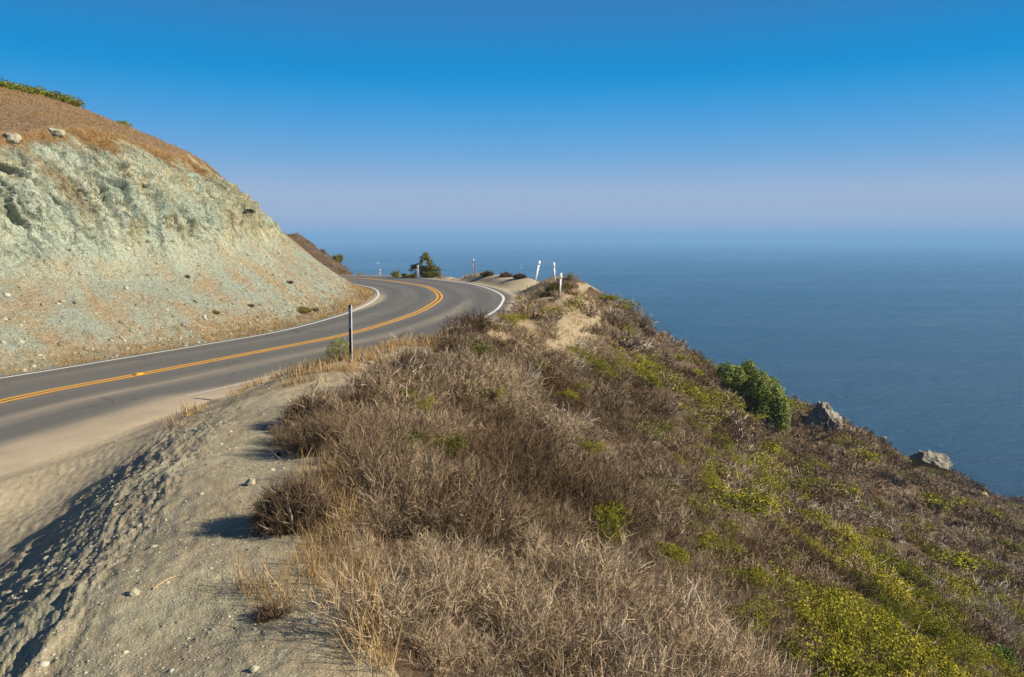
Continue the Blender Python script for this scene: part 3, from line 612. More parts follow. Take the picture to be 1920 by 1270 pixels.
OCC = np.zeros((0, 3))
def occupied(x, y):
    m = np.zeros(len(x), bool)
    for a, b, R in OCC: m |= (x - a) ** 2 + (y - b) ** 2 < R * R
    return m
def at(px, py):
    p = hit(px, py)
    if p is None: p = WY(px, py, 60.)
    return p
def radius_m(p, rpx): return rpx * p[1] / F
greens = [  # picture x, y, radius, label, squash along/down slope
 (1372, 955, 62, 'broad yellow-green shrub mat below the large dark green bush, biggest of its tier'),
 (1330, 1055, 44, 'rounded yellow-green shrub just below the broad mat, beside a dark hollow'),
 (1460, 935, 30, 'upper yellow-green shrub of the diagonal pair right of the broad mat'),
 (1512, 980, 36, 'lower yellow-green shrub of the diagonal pair right of the broad mat'),
 (1478, 1064, 26, 'small bright yellow shrub among grey twigs in the lower right'),
 (1400, 1122, 42, 'upper end of the bright yellow-green shrub band at lower right'),
 (1455, 1146, 44, 'middle shrub of the bright yellow-green band at lower right'),
 (1510, 1180, 40, 'lower end of the bright yellow-green shrub band at lower right'),
 (1562, 1216, 40, 'yellow-green shrub just below the bright band, near the bottom edge'),
 (1598, 1248, 34, 'yellow-green shrub at the bottom edge right of the bright band'),
 (1572, 1140, 38, 'yellow-green shrub above and right of the bright band, with olive underside'),
 (1385, 1222, 52, 'sparse olive shrub under the bright band near the bottom edge'),
 (1712, 1180, 40, 'olive shrub standing beside the grey dead shrub at lower right'),
 (1790, 1056, 40, 'dark olive cushion shrub high at the right edge of the slope'),
 (1512, 912, 22, 'small yellow-green shrub midway down the open slope, above the diagonal pair'),
 (1580, 925, 32, 'yellow-green shrub with thin olive crown midway to the sea, right of centre'),
 (1750, 946, 30, 'yellow-green shrub far down the slope left of the pale boulder'),
 (1440, 850, 27, 'yellow-green shrub directly below the large dark green bush'),
 (1495, 884, 24, 'golden shrub a little below and right of the large dark green bush'),
 (1612, 860, 30, 'bright yellow-green shrub on the far slope below the grey outcrop'),
 (1272, 680, 20, 'upper golden-green shrub of the strip under the skyline, left of the dark green bush'),
 (1300, 706, 20, 'lower golden-green shrub of the strip under the skyline, left of the dark green bush'),
 (1218, 695, 22, 'yellow-green shrub on the slope left of the skyline strip'),
 (1375, 768, 22, 'golden-green shrub at the left foot of the large dark green bush'),
 (1400, 790, 20, 'golden-green shrub under the middle of the large dark green bush'),
 (745, 745, 13, 'small sprig of yellow-green leaves, topmost in the brown scrub near the post'),
 (765, 778, 17, 'yellow-green shrub in the brown scrub below the topmost sprig'),
 (795, 808, 18, 'yellow-green shrub lowest of the three in the brown scrub below the post'),
 (885, 755, 13, 'thin golden shrub in the brown scrub left of the yellow tuft'),
 (922, 768, 16, 'bright yellow tuft of leaves in the brown scrub below the near verge'),
 (1066, 766, 15, 'small yellow shrub in mid slope, left one of two'),
 (1090, 746, 15, 'small yellow shrub in mid slope, right one of two'),
 (1012, 712, 15, 'faint yellow-green shrub below the bare green patch'),
 (1110, 870, 20, 'sparse yellow-green shrub alone in the grey-brown scrub of mid slope'),
 (1128, 1012, 42, 'thin yellow-green shrub half hidden by grey twigs in the middle foreground'),
 (1140, 1066, 30, 'yellow-green shrub just below the thin one in the middle foreground'),
 (1262, 1090, 34, 'olive and rust shrub left of the bright yellow-green band'),
 (975, 606, 14, 'golden bush on the grassy verge beside the outer edge of the bend'),
 (932, 662, 13, 'small yellow bush at the top of the brown scrub beside the bend'),
 (1140, 566, 16, 'yellow-green shrub on the skyline right of the leaning posts'),
 (1162, 584, 13, 'lower yellow-green shrub on the skyline right of the leaning posts'),
 (1830, 1130, 34, 'olive shrub above the grey dead shrub at the right edge'),
 (1690, 1075, 26, 'small olive shrub between grey twigs, right of the yellow one'),
 (1640, 1010, 26, 'small olive shrub in the middle of the grey scrub at right'),
]
OCC = np.array([(p[0], p[1], radius_m(p, rp) * .72) for p, rp in [(at(g[0], g[1] + g[2] * .25), g[2]) for g in greens] + [(at(a, b), c) for a, b, c in ((1051, 556, 26), (1041, 532, 20), (1004, 522, 30), (650, 684, 44), (545, 985, 92), (1850, 1195, 62), (1325, 1012, 30))]])
# ------------------------------------------------------------------ dry scrub over the seaward slope (a mass nobody could count)
zones = [(0, 9, .32, 46, 30, .0034, .36, .42), (9, 18, .44, 32, 22, .0062, .44, .48), (18, 34, .58, 22, 17, .012, .56, .54), (34, 62, .80, 15, 12, .026, .74, .64), (62, 150, 1.0, 12, 12, .044, .95, .65)]
sc_parts, ru_parts, yg_parts, br_parts = [], [], [], []
for zi, (d0, d1, cell, stems, per, w, R, H) in enumerate(zones):
    r = np.random.default_rng(100 + zi)
    x, y = jitter_grid(-48, 110, .6, 150, cell, r); dd = np.hypot(x, y); k = (dd >= d0) & (dd < d1) & inview(x, y); x, y = x[k], y[k]
    z, nr, t, wl, wr = gsurf(x, y); sm, gm = reg(x, y, z); sm |= gm & (y > 22) & (y < 56) & (noise3(x * 1.4, y * 1.4, 90.) > -.02); ok = sm & (t < -wr - .8) & (z > SEA + 1) & ~occupied(x, y)
    x, y, z, nr = x[ok], y[ok], z[ok], nr[ok]
    P = np.stack([x, y, z - .03], 1)
    ls = 2.6 if zi == 4 else 1.7     # the scrub grows as separate rounded bushes of one kind each
    gap_, cid = worley(x / (ls * 1.15) + .35 * noise3(x * .6, y * .6, 3.), y / ls + .35 * noise3(x * .6, y * .6, 8.), np.full(len(x), .5), 5)
    c2 = (cid * 7.31) % 1; c3 = (cid * 17.9) % 1; edge = sstep(0, .32, gap_)
    s = ((.64 + .48 * edge) * (.80 + .42 * c3) + .12 * noise3(x * 1.5, y * 1.5, 1.5) + r.uniform(-.12, .16, len(x))).clip(.32, 1.6)
    s = s * np.where((y > 38) & (z > -4.6) & (y < 54), .5, 1.0)
    s = s * np.where((y > 80) & (x < -6), .45, 1.0)
    tv = (c2 - .5) * .58 + .16 * noise3(x * .28, y * .28, 8.) + r.uniform(-.14, .14, len(x)) - .06
    pg = (.06 + .60 * sstep(1.6, 5.0, x - .05 * y) * np.clip(.75 + 1.1 * noise3(x * .13, y * .09, 51.), .15, 1.3) * sstep(46, 22, y)).clip(.03, .56) + .13 * (y > 30)
    isg = (cid < pg) & (x > -6); isr = (cid > .93) & (zi > 0); dk = (cid > .82) & ~isr
    hollow = (gap_ < .05) & (r.uniform(size=len(x)) < (0 if zi == 0 else .3 if zi < 3 else .7))
    tp = [twig_shrub(10 * zi + j, stems, per, w, R, H, lean=(-.25 + .1 * (j % 3), .15)) for j in range(8)]
    q_ = ~hollow & (~isg | (r.uniform(size=len(x)) < .6))
    sc_parts.append(scatter(tp, P[q_], nr[q_], s[q_] * np.where(isg[q_], .98, 1), r, .65, tv[q_] - .12 * isg[q_] - .3 * dk[q_] - .2 * isr[q_]))
    leaf = [.028, .034, .05, .085, .15][zi]; nt_, np_ = [(210, 7), (190, 7), (130, 6), (60, 5), (30, 4)][zi]
    yt = [leafy_shrub(60 + 10 * zi + j, nt_, np_, leaf, R * 1.2, H * .9, w, 14)[0] for j in range(6)]
    gm_ = isg & ~hollow & (r.uniform(size=len(x)) < .45 + .45 * c3) & (noise3(x * 2.1, y * 2.1, 66.) > -.16)
    yg_parts.append(scatter(yt, P[gm_] + nr[gm_] * .08 * ls, nr[gm_], s[gm_] * .95, r, .6, tv[gm_] * .8 + .04))
    rm_ = (isr | (hollow & (c3 > .5))) & (r.uniform(size=len(x)) < .6)
    ru_parts.append(scatter(yt, P[rm_], nr[rm_], s[rm_] * .8, r, .6, tv[rm_]))
    if zi < 4:
        kk = 1.0 if zi == 0 else 1.25
        bt = [twig_shrub(900 + 10 * zi + j, 16, 8, w * (1.3 if zi == 0 else 1.7), R * kk, H * kk, branch=.4) for j in range(6)]
        dm_ = (r.uniform(size=len(x)) < np.where(c2 > .72, .2, .04)) & ~isr & (s > .6)
        br_parts.append(scatter(bt, P[dm_], nr[dm_], s[dm_], r, .6, tv[dm_]))
S_ = join(sc_parts); print('scrub tris', len(S_[1])); mk('dry_scrub', S_, M_scrub, kind='stuff')
S_ = join(yg_parts); print('green tris', len(S_[1])); mk('low_green_growth', S_, M_green, kind='stuff')
mk('rust_brown_growth', join(ru_parts), M_rust, kind='stuff'); mk('dead_branches', join(br_parts), M_twig0, kind='stuff')

# ------------------------------------------------------------------ dry grass
gz_parts = []
for zi, (d0, d1, cell, nb, w, H) in enumerate([(0, 9, .10, 22, .004, .26), (9, 24, .16, 16, .009, .30), (24, 40, .24, 16, .013, .24), (40, 110, .45, 14, .03, .30)]):
    r = np.random.default_rng(200 + zi); tp = [tuft(300 + 10 * zi + j, nb, w, H, cell * .9, .3) for j in range(8)]
    x, y = jitter_grid(-20, 20, 1, 95, cell, r); dd = np.hypot(x, y); k = (dd >= d0) & (dd < d1) & inview(x, y); x, y = x[k], y[k]
    z, nr, t, wl, wr = gsurf(x, y); sm, gm = reg(x, y, z)
    patch = noise3(x * 1.1, y * 1.1, 77.) + r.uniform(-.25, .25, len(x))
    ok = ((gm & (patch > np.where(y > 56, -.5, np.where(y > 24, .05, np.where(x < -2.2, np.where(y < 15, .42, .12), -.30))))) | (sm & (patch > .62) & (zi < 3))) & (t < -wr - .75)
    x, y, z, nr = x[ok], y[ok], z[ok], nr[ok]
    gz_parts.append(scatter(tp, np.stack([x, y, z], 1), nr, r.uniform(.5, 1.25, len(x)) * (1 + .35 * noise3(x * .8, y * .8, 5.)), r, .3, .3 * noise3(x, y, 9.) - .05))
# foot of the cut, ledges and the hill top
m = (np.abs(np.degrees(np.arctan2(CL['P'][:, 0], CL['P'][:, 1]))) < 40); idx = np.nonzero(m)[0]; r = np.random.default_rng(222)
prob = np.zeros(len(idx)); h_, n_, dh_ = CL['hgt'][idx], CL['n'][idx], CL['dh'][idx]; p_ = CL['P'][idx]
pz = noise3(p_[:, 0] * .5, p_[:, 1] * .5, 3.3) + .6 * noise3(p_[:, 0] * 1.7, p_[:, 1] * 1.7, 1.3)
prob = .85 * sstep(2.0, .2, n_ - .25) * (n_ > .05) + .07 * (sstep(5.5, .5, n_) * sstep(-.1, .5, pz)) * (n_ > .3)
area = np.where(p_[:, 0] < -27, 2.0, .25) * np.where(p_[:, 1] > 58, 3.0, 1.0)
prob = prob * .40 * area * 2.0
prob += CL['grass'][idx] * (p_[:, 1] < 60) * (dh_ > -12) * area * .16
prob += .008 * (pz > .55) * (h_ > 2) * (dh_ > .3)
pick = idx[r.uniform(size=len(idx)) < prob]; p_ = CL['P'][pick]; dist = np.hypot(p_[:, 0], p_[:, 1])
for lo, hi, w, nb in ((0, 30, .011, 12), (30, 99, .016, 12)):
    k = (dist >= lo) & (dist < hi); hz = np.where(CL['grass'][pick][k] > .5, .55, .6)
    tp = [tuft(400 + j + lo, nb, w, .30, .22, .38) for j in range(6)]
    gz_parts.append(scatter(tp, p_[k], CL['N'][pick][k], hz * r.uniform(.6, 1.2, k.sum()), r, .3, np.where(CL['grass'][pick][k] > .5, -.28, -.10) + .38 * noise3(p_[k, 0] * .6, p_[k, 1] * .6, 2)))
S_ = join(gz_parts); print('grass tris', len(S_[1])); mk('dry_grass', S_, M_grass, kind='stuff')

# ------------------------------------------------------------------ loose gravel
r = np.random.default_rng(55); st_parts = []
tp = [rock(500 + j, 1, .25, .65) for j in range(8)]
for d0, d1, cell, s0, s1, pr in ((0, 5, .024, .003, .009, .85), (5, 10, .045, .005, .014, .85), (0, 6, .075, .007, .022, .75), (0, 8, .22, .014, .045, .4), (6, 22, .13, .010, .035, .6), (24, 62, .42, .02, .07, .5)):
    x, y = jitter_grid(-13, 8, .8, 60, cell, r); dd = np.hypot(x, y); k = (dd >= d0) & (dd < d1) & inview(x, y, 38); x, y = x[k], y[k]
    z, nr, t, wl, wr = gsurf(x, y); sm, gm = reg(x, y, z)
    dens = np.clip(.55 + .9 * noise3(x * .9, y * .9, 12.), .05, 1); cx = -1.32 - .26 * y; rutted = (x < cx - 1.2)
    ok = (t < -wr - .9) & ~sm & (r.uniform(size=len(x)) < pr * dens * np.where(rutted, .18, 1))
    x, y, z, nr = x[ok], y[ok], z[ok], nr[ok]; s = s0 + (s1 - s0) * r.uniform(size=len(x)) ** 3
    st_parts.append(scatter(tp, np.stack([x, y, z - s * .15], 1), nr, s, r, .6, r.uniform(-.45, .4, len(x)) * .8 - .12))
m = (CL['dh'] > .2) & (CL['n'] > .1); idx = np.nonzero(m)[0]; p_ = CL['P'][idx]
dens = (.085 * sstep(4.2, .6, CL['hgt'][idx] + .8 * noise3(p_[:, 0] * .6, p_[:, 1] * .6, 8)) + .004) * np.where(p_[:, 1] > 58, 3, 1) * sstep(-.5, .3, noise3(p_[:, 0] * .5, p_[:, 1] * .5, 18.) + .2)
pick = idx[r.uniform(size=len(idx)) < dens]; s = .02 + .12 * r.uniform(size=len(pick)) ** 7
st_parts.append(scatter(tp, CL['P'][pick], CL['N'][pick], s, r, .6, r.uniform(-.55, .08, len(pick))))
S_ = join(st_parts); print('stone tris', len(S_[1])); mk('gravel', S_, M_stone, kind='stuff')
# ------------------------------------------------------------------ individual plants
def make_shrub(name, lf, sm, mat, bark, label, category, group=None):
    t = empty(name, (0, 0, 0), label, category, group)
    mk('foliage', lf, mat, t); mk('stems', sm, bark, t); return t
GROUP_G = 'yellow-green shrubs on the seaward slope'
protoG = []
for j, (lp, nt_, np_, lf_) in enumerate([(0, 900, 6, .050), (1, 900, 6, .050), (2, 330, 5, .085), (3, 330, 5, .085), (4, 130, 4, .15), (5, 130, 4, .15)]):
    protoG.append(leafy_shrub(700 + j, nt_, np_, lf_, 1.0, .62, [.012, .02, .035][j // 2], [160, 90, 40][j // 2]))
pm = []
for j, (lf, sm) in enumerate(protoG):
    pm.append(None)
for i, (px, py, rp, lab) in enumerate(greens):
    p = at(px, py + rp * .25); R = radius_m(p, rp); d = np.hypot(p[0], p[1]); j = (0 if d < 16 else 2 if d < 40 else 4) + i % 2
    hz_ = max(R * .85, .32); scv = (R * 1.45, R * 1.25, hz_); loc = (p[0], p[1], p[2] + .24); rz = (i * 2.39) % 6.28
    if pm[j] is None:
        pm[j] = make_shrub('green_shrub', *protoG[j], M_green, M_bark, lab, 'shrub', GROUP_G); pm[j].location = loc; pm[j].scale = scv; pm[j].rotation_euler = (0, 0, rz)
    else: dup(pm[j], loc, rz, scv, lab, GROUP_G)
# a vivid fresh-green clump in the corner
p = at(1858, 1262); t = empty('green_shrub', p, 'fresh bright green leafy clump in the bottom right corner', 'shrub')
M_fresh = mat_var('fresh_green_leaves', [(.1, (.05, .12, .015)), (.6, (.12, .25, .03)), (.9, (.2, .35, .05))], trans=.2)
lf, sm = leafy_shrub(790, 260, 6, .10, radius_m(p, 34), .45, .02, 40, .3); mk('foliage', lf, M_fresh, t); mk('stems', sm, M_bark, t)

M_twig = mat_var('pale_dead_twigs', [(.1, (.16, .125, .095)), (.5, (.30, .25, .20)), (.9, (.44, .385, .32))])
M_dkbr = mat_var('brown_twigs', [(.1, (.05, .032, .02)), (.5, (.125, .085, .052)), (.9, (.22, .16, .11))])
def dry_bush(px, py, rp, label, seed, mat=None, H=.8, stems=150, per=34, w=.004, foliage=None, branch=.3, name='dry_shrub', spread=.97):
    p = at(px, py); R = radius_m(p, rp)
    t = empty(name, (p[0], p[1], p[2] - .02), label, 'shrub')
    thick = twig_shrub(seed + 1, max(12, stems // 8), 3, w * 2.6, R * .95, R * H * .95, branch=.45, spread=spread)
    mk('branches', thick, M_twig if mat is not M_twig else M_bark, t)
    mk('twigs', twig_shrub(seed, stems, per, w, R, R * H, lean=(.1, 0), branch=branch, spread=spread), mat or M_dkbr, t)
    if foliage is not None:
        r = np.random.default_rng(seed + 5); n = 420; ph = r.uniform(0, 6.28, n); cz = r.uniform(.35, 1, n); sn = np.sqrt(1 - cz * cz)
        P = np.stack([sn * np.cos(ph) * R, sn * np.sin(ph) * R, cz * R * H], 1) * r.uniform(.8, 1.05, n)[:, None]
        P = np.repeat(P, 5, 0) + r.normal(0, R * .045, (n * 5, 3)); mk('foliage', leaves(P, unit(r.normal(size=P.shape)), R * .07, r, r.uniform(0, 1, len(P))), foliage, t)
    return t
dry_bush(545, 985, 92, 'dark twiggy dry bush at the edge of the bare berm, casting a long thin shadow', 810, None, 1.0, 260, 44, .0038)
dry_bush(580, 806, 66, 'rounded brown dry bush farther along the berm, second from the camera', 811, None, .95, 200, 40, .006)
dry_bush(662, 782, 60, 'brown dry bush directly behind the second berm bush', 812, None, .8, 170, 36, .006)
dry_bush(780, 690, 42, 'dark brown bush just right of the near marker post along the verge', 813, None, .75, 150, 30, .009)
dry_bush(850, 655, 46, 'tall spiky brown bush overlapping the edge of the asphalt in the bend', 814, None, .95, 150, 30, .011)
dry_bush(905, 668, 30, 'small brown bush right of the tall spiky one beside the bend', 815, None, .7, 120, 26, .011)
dry_bush(636, 679, 27, 'low shrub with dull green leaves on bare stems, left of the near marker post', 816, M_twig, 1.75, 60, 14, .008, M_dgreen)
dry_bush(512, 1158, 50, 'small tuft of brown dry stems on the gravel near the bottom left', 817, None, .75, 90, 22, .003)
dry_bush(1130, 1262, 110, 'large pale dead shrub with upright bare stems at the bottom centre', 818, M_twig, .85, 230, 30, .0042, None, .3)
dry_bush(1850, 1195, 72, 'grey leafless dead shrub with tangled branches at the right edge', 819, M_twig, .9, 170, 22, .013, None, .42)
dry_bush(1325, 1012, 34, 'bare grey dead shrub between the two largest green mats', 820, M_twig, .8, 100, 18, .010, None, .4)
dry_bush(1500, 1225, 44, 'bare grey branches under the bright yellow-green band', 821, M_twig, .7, 80, 16, .010, None, .45)
dry_bush(1800, 995, 26, 'dark brown cushion bush far down the slope near the right edge', 822, None, .6, 90, 18, .04)
for k, (px, py, rp, lab) in enumerate([(912, 518, 15, 'low brown bush on the cliff edge between the upright post and the turn-out'), (948, 519, 13, 'left one of two flat dark bushes behind the gravel turn-out'), (974, 522, 14, 'right one of two flat dark bushes behind the gravel turn-out'),
        (1050, 545, 26, 'dark green-brown cushion bush on the mound behind the paired posts'), (1020, 556, 16, 'small dark bush on the shaded side of the mound beside the turn-out')]):
    dry_bush(px, py, rp, lab, 830 + k, M_dkbr, .55, 110, 22, .035, M_cyp if k > 2 else None)
for k, (px, py, rp, lab) in enumerate([(568, 586, 17, 'low green shrub at the foot of the green cut, right of the scree'), (590, 583, 10, 'small brown shrub touching the low green one at the foot of the cut'), (543, 531, 9, 'dry tuft on the pale scree above the low green shrub'),
        (350, 520, 7, 'dry tuft alone on the smooth scree in the middle of the cut'), (404, 588, 9, 'grey-green tuft on the stony foot of the cut'), (470, 575, 8, 'dry tuft on the stony scree between the other two')]):
    dry_bush(px, py, rp, lab, 840 + k, M_dkbr, .6, 70, 12, .02, M_green if k == 0 else M_cyp if k == 4 else None)
# shrubs along the skyline of the hill
hg = [leafy_shrub(860 + j, 260, 5, .12, 1.0, .62, .04, 60) for j in range(3)]; hp_ = [None] * 3
for i, (px, py, rp, m_, lab) in enumerate([(-14, 163, 26, 1, 'green shrub on the hill skyline cut by the left picture edge'), (18, 166, 22, 0, 'green shrub on the hill skyline nearest the left edge'), (40, 170, 20, 1, 'dark shrub with a raised crown, second along the hill skyline'), (62, 180, 20, 0, 'yellow-green shrub third along the hill skyline'),
        (84, 186, 18, 1, 'olive shrub fourth along the hill skyline'), (104, 192, 18, 0, 'green shrub fifth along the hill skyline'), (124, 198, 16, 1, 'dark green shrub sixth along the hill skyline'), (140, 204, 13, 0, 'last green shrub at the lower end of the skyline row'),
        (232, 232, 9, 1, 'single dark little bush on the skyline beyond the row'), (398, 313, 7, 2, 'tiny green bush on the skyline just above the end of the rim')]):
    p = WY(px, py + 6, 46.5); p[2] = ground(p[0], p[1]); R = radius_m(p, rp)
    q_ = proj(p); p[2] = min(p[2], p[2]); j = m_
    if hp_[j] is None:
        hp_[j] = make_shrub('hilltop_shrub', *hg[j], [M_cyp, M_dgreen, M_green][j], M_bark, lab, 'shrub', 'shrubs along the hill skyline'); hp_[j].location = p; hp_[j].scale = (R * 1.5, R * 1.3, R * 1.4)
    else: dup(hp_[j], p, i * 1.7, (R * 1.5, R * 1.3, R * 1.4), lab, 'shrubs along the hill skyline')

# large leafy bush on the skyline of the slope
base = at(1440, 806); Yb = base[1]; t = empty('leafy_bush', base, 'large dense dark green bush on the slope, with the sea behind it', 'bush')
cl = [(1362, 700, 17), (1382, 706, 18), (1400, 703, 18), (1394, 724, 22), (1420, 722, 24), (1442, 734, 24), (1414, 744, 22), (1436, 756, 24), (1457, 760, 22), (1462, 778, 18), (1440, 776, 18), (1424, 764, 18), (1466, 792, 13), (1378, 716, 18), (1404, 690, 12), (1456, 748, 16), (1368, 710, 14)]
r = np.random.default_rng(900); LV, LT = [], []
for cx_, cy_, rp in cl:
    c = WY(cx_, cy_, Yb + r.uniform(-.4, .8)) - base; R = rp * Yb / F; n = int(rp * rp * .75)
    v = unit(r.normal(size=(n, 3))); cc = c + v * R * r.uniform(.72, 1.12, (n, 1)); P = np.repeat(cc, 6, 0) + r.normal(0, .10, (n * 6, 3))
    LV.append(leaves(P, unit(np.repeat(v, 6, 0) + r.normal(0, .55, P.shape) + [0, 0, .3]), .145 * r.uniform(.7, 1.3, len(P)), r, np.repeat(r.uniform(.15, .75, n), 6) + r.uniform(-.2, .2, n * 6), .5))
    LT.append(strips(np.array([[0, 0, -.2]]), c[None] * .5 + [0, 0, -.2], c[None], .12, r, np.array([.3])))
mk('crown', join(LV), M_dgreen, t); mk('trunk', join(LT), M_bark, t)

# wind-bent cypress and its small neighbours on the brink
base = WY(806, 520, 71); base[2] = ground(base[0], base[1]); k_ = 71 / F
t = empty('cypress_tree', base, 'small wind-bent cypress on the brink beyond the bend, leaning left', 'tree')
cl = [(-8, 46, 6), (-12, 40, 6), (-3, 40, 6), (0, 33, 6), (-16, 34, 4), (-30, 24, 6), (-22, 26, 6), (-34, 19, 4), (-14, 21, 7), (-4, 22, 8), (5, 24, 7), (12, 18, 7), (16, 10, 6), (-12, 12, 7), (-2, 12, 8), (8, 10, 8), (-22, 13, 5), (16, 5, 5), (2, 5, 7), (-10, 6, 6)]
r = np.random.default_rng(901); LV = []
for dx, dy, rp in cl:
    c = np.array([dx * k_, r.uniform(-.5, .5), dy * k_]); n = int(rp * rp * 1.7); v = unit(r.normal(size=(n, 3))); P = c + v * [1.15, 1.15, .8] * rp * k_ * r.uniform(.35, 1.15, (n, 1))
    P = np.repeat(P, 5, 0) + r.normal(0, .05, (n * 5, 3)); LV.append(leaves(P, unit(r.normal(size=P.shape) + [0, 0, .4]), .11 * r.uniform(.6, 1.4, len(P)), r, np.repeat(r.uniform(.1, .8, n), 5) + r.uniform(-.15, .15, n * 5), .45))
mk('crown', join(LV), M_cyp, t)
bp = [np.array([4, 0, -3]) * k_, np.array([3, 0, 14]) * k_, np.array([-2, 0, 30]) * k_, np.array([-8, 0, 44]) * k_]
seg = [(bp[0], bp[1], bp[2], .26), (bp[1], bp[2], bp[3], .17), (bp[1], np.array([-12, 0, 19]) * k_, np.array([-28, 0, 23]) * k_, .12), (bp[1], np.array([10, 0, 17]) * k_, np.array([15, 0, 16]) * k_, .1), (bp[1], np.array([7, 3, 24]) * k_, np.array([8, 0, 30]) * k_, .1)]
mk('trunk', join([strips(a[None], b[None], c[None], w_ * f, np.random.default_rng(s_), np.array([.4])) for a, b, c, w_ in seg for f in (1, 1) for s_ in (1, 2, 3)]), M_bark, t)
for i, (px, py, rp, lab) in enumerate([(743, 521, 9, 'small round green bush left of the cypress beside the far verge'), (760, 521, 6, 'tiny dark bush between the round bush and the cypress'), (776, 519, 6, 'dark low bush touching the left of the cypress')]):
    p = WY(px, py, 74 if px < 750 else 72); p[2] = ground(p[0], p[1]); R = rp * p[1] / F
    t = empty('small_bush', p, lab, 'bush'); lf, sm = leafy_shrub(905 + i, 160, 5, .10, R, R * 1.2, .03, 30); mk('foliage', lf, M_green if i == 0 else M_cyp, t); mk('stems', sm, M_bark, t)
p = WY(637, 497, 100); p[2] = ground(p[0], p[1]); t = empty('small_bush', p, 'dark round bush on the brown slope beyond the cut', 'bush'); lf, sm = leafy_shrub(909, 200, 5, .16, .8, .9, .04, 30); mk('foliage', lf, M_cyp, t); mk('stems', sm, M_bark, t)

# ------------------------------------------------------------------ rocks
def crag(name, px, py, w, h, label, mat, seed, cat='rock', depth=.8, spikes=.5, sub=5, sink=.34, peak=0.0, Y=None):
    p = at(px, py) if Y is None else WY(px, py, Y); s = p[1] / F
    V, T, _ = rock(seed, sub, .18, 1.0); q = V.copy()
    b = ridged(q[:, 0] * 2.2 + seed, q[:, 1] * 2.2, q[:, 2] * 1.3, 4, .6); V *= (1 + .16 * spikes * b)[:, None]
    cell = np.floor(q[:, 0] * 3 + 1.4 * noise3(q[:, 0] * 2, q[:, 1] * 2, q[:, 2] * 2)) ; V[:, 2] *= 1 + .16 * spikes * np.sin(cell * 12.9 + seed)
    V[:, 0] += peak * np.maximum(V[:, 2], 0)
    V = V * [w * s * .5, w * s * .5 * depth, h * s * .62]; V[:, 2] += h * s * (.5 - sink)
    o = obj(name, mesh(name, V, T, [mat], False), None, tuple(p), label=label, category=cat); return o
M_r1 = mat_rock('grey_outcrop', [(.3, (.09, .082, .065)), (.48, (.22, .20, .16)), (.6, (.33, .305, .25)), (.75, (.44, .415, .35))], 1.2, .4)
M_r2 = mat_rock('cream_boulder', [(.3, (.20, .18, .12)), (.5, (.31, .29, .21)), (.7, (.42, .40, .31))], 2.5, .08)
M_r3 = mat_rock('lichen_boulder', [(.3, (.2, .2, .09)), (.6, (.36, .34, .16)), (.8, (.42, .40, .25))], 2.0, .1)
crag('outcrop', 1540, 800, 50, 38, 'tall jagged grey outcrop at the skyline beyond the large green bush', M_r1, 21, spikes=1.9, peak=-.15)
crag('outcrop', 1556, 802, 34, 26, 'low broken shoulder of rock at the foot of the jagged outcrop', M_r1, 22, spikes=1.0)
crag('outcrop', 1745, 868, 58, 30, 'rounded grey outcrop farther down the skyline toward the sea', M_r1, 23, spikes=1.3, peak=-.2)
crag('boulder', 1500, 758, 20, 9, 'small pale rock on the skyline left of the jagged outcrop', M_r1, 24, sub=3)
crag('boulder', 1842, 932, 20, 13, 'pale yellowish boulder low on the far slope', M_r3, 25, sub=4)
crag('boulder', 1304, 664, 15, 9, 'little grey rock on the skyline left of the large green bush', M_r1, 26, sub=3)
crag('boulder', 1657, 824, 12, 7, 'small pale rock on the skyline between the two outcrops', M_r2, 27, sub=3)
crag('boulder', 22, 268, 30, 20, 'round pale boulder under the rim at the left edge of the cut', M_r2, 28, sink=.1, sub=4)
crag('boulder', 104, 256, 34, 15, 'flat-topped boulder sticking out of the brown rim of the cut', M_r2, 29, sink=.05, sub=4)
crag('stone', 252, 1118, 24, 20, 'fist-sized pale grey stone on the bare berm near the dry stick', M_r2, 30, sub=4)
crag('stone', 277, 1076, 11, 8, 'little white stone on the crest of the berm above the dry stick', M_r2, 31, sub=3)
crag('stone', 236, 1119, 12, 12, 'small grey stone touching the left of the fist-sized one', M_r1, 34, sub=3)
crag('stone', 470, 908, 22, 14, 'pale stone beside the dark twiggy bush on the berm', M_r2, 32, sub=3)
crag('stone', 474, 1256, 20, 12, 'pale stone at the bottom edge of the berm', M_r2, 35, sub=3)
crag('stone', 712, 1246, 20, 13, 'pale stone where the berm meets the scrub at the bottom edge', M_r2, 36, sub=3)
crag('stone', 523, 856, 10, 9, 'dark clod on the tan patch behind the nearest bush', mat_flat('dark_clod', (.035, .02, .014), .9), 33, sub=3)
crag('stone', 695, 683, 13, 9, 'pale block in the dry grass right of the near marker post', M_r2, 37, sub=3)

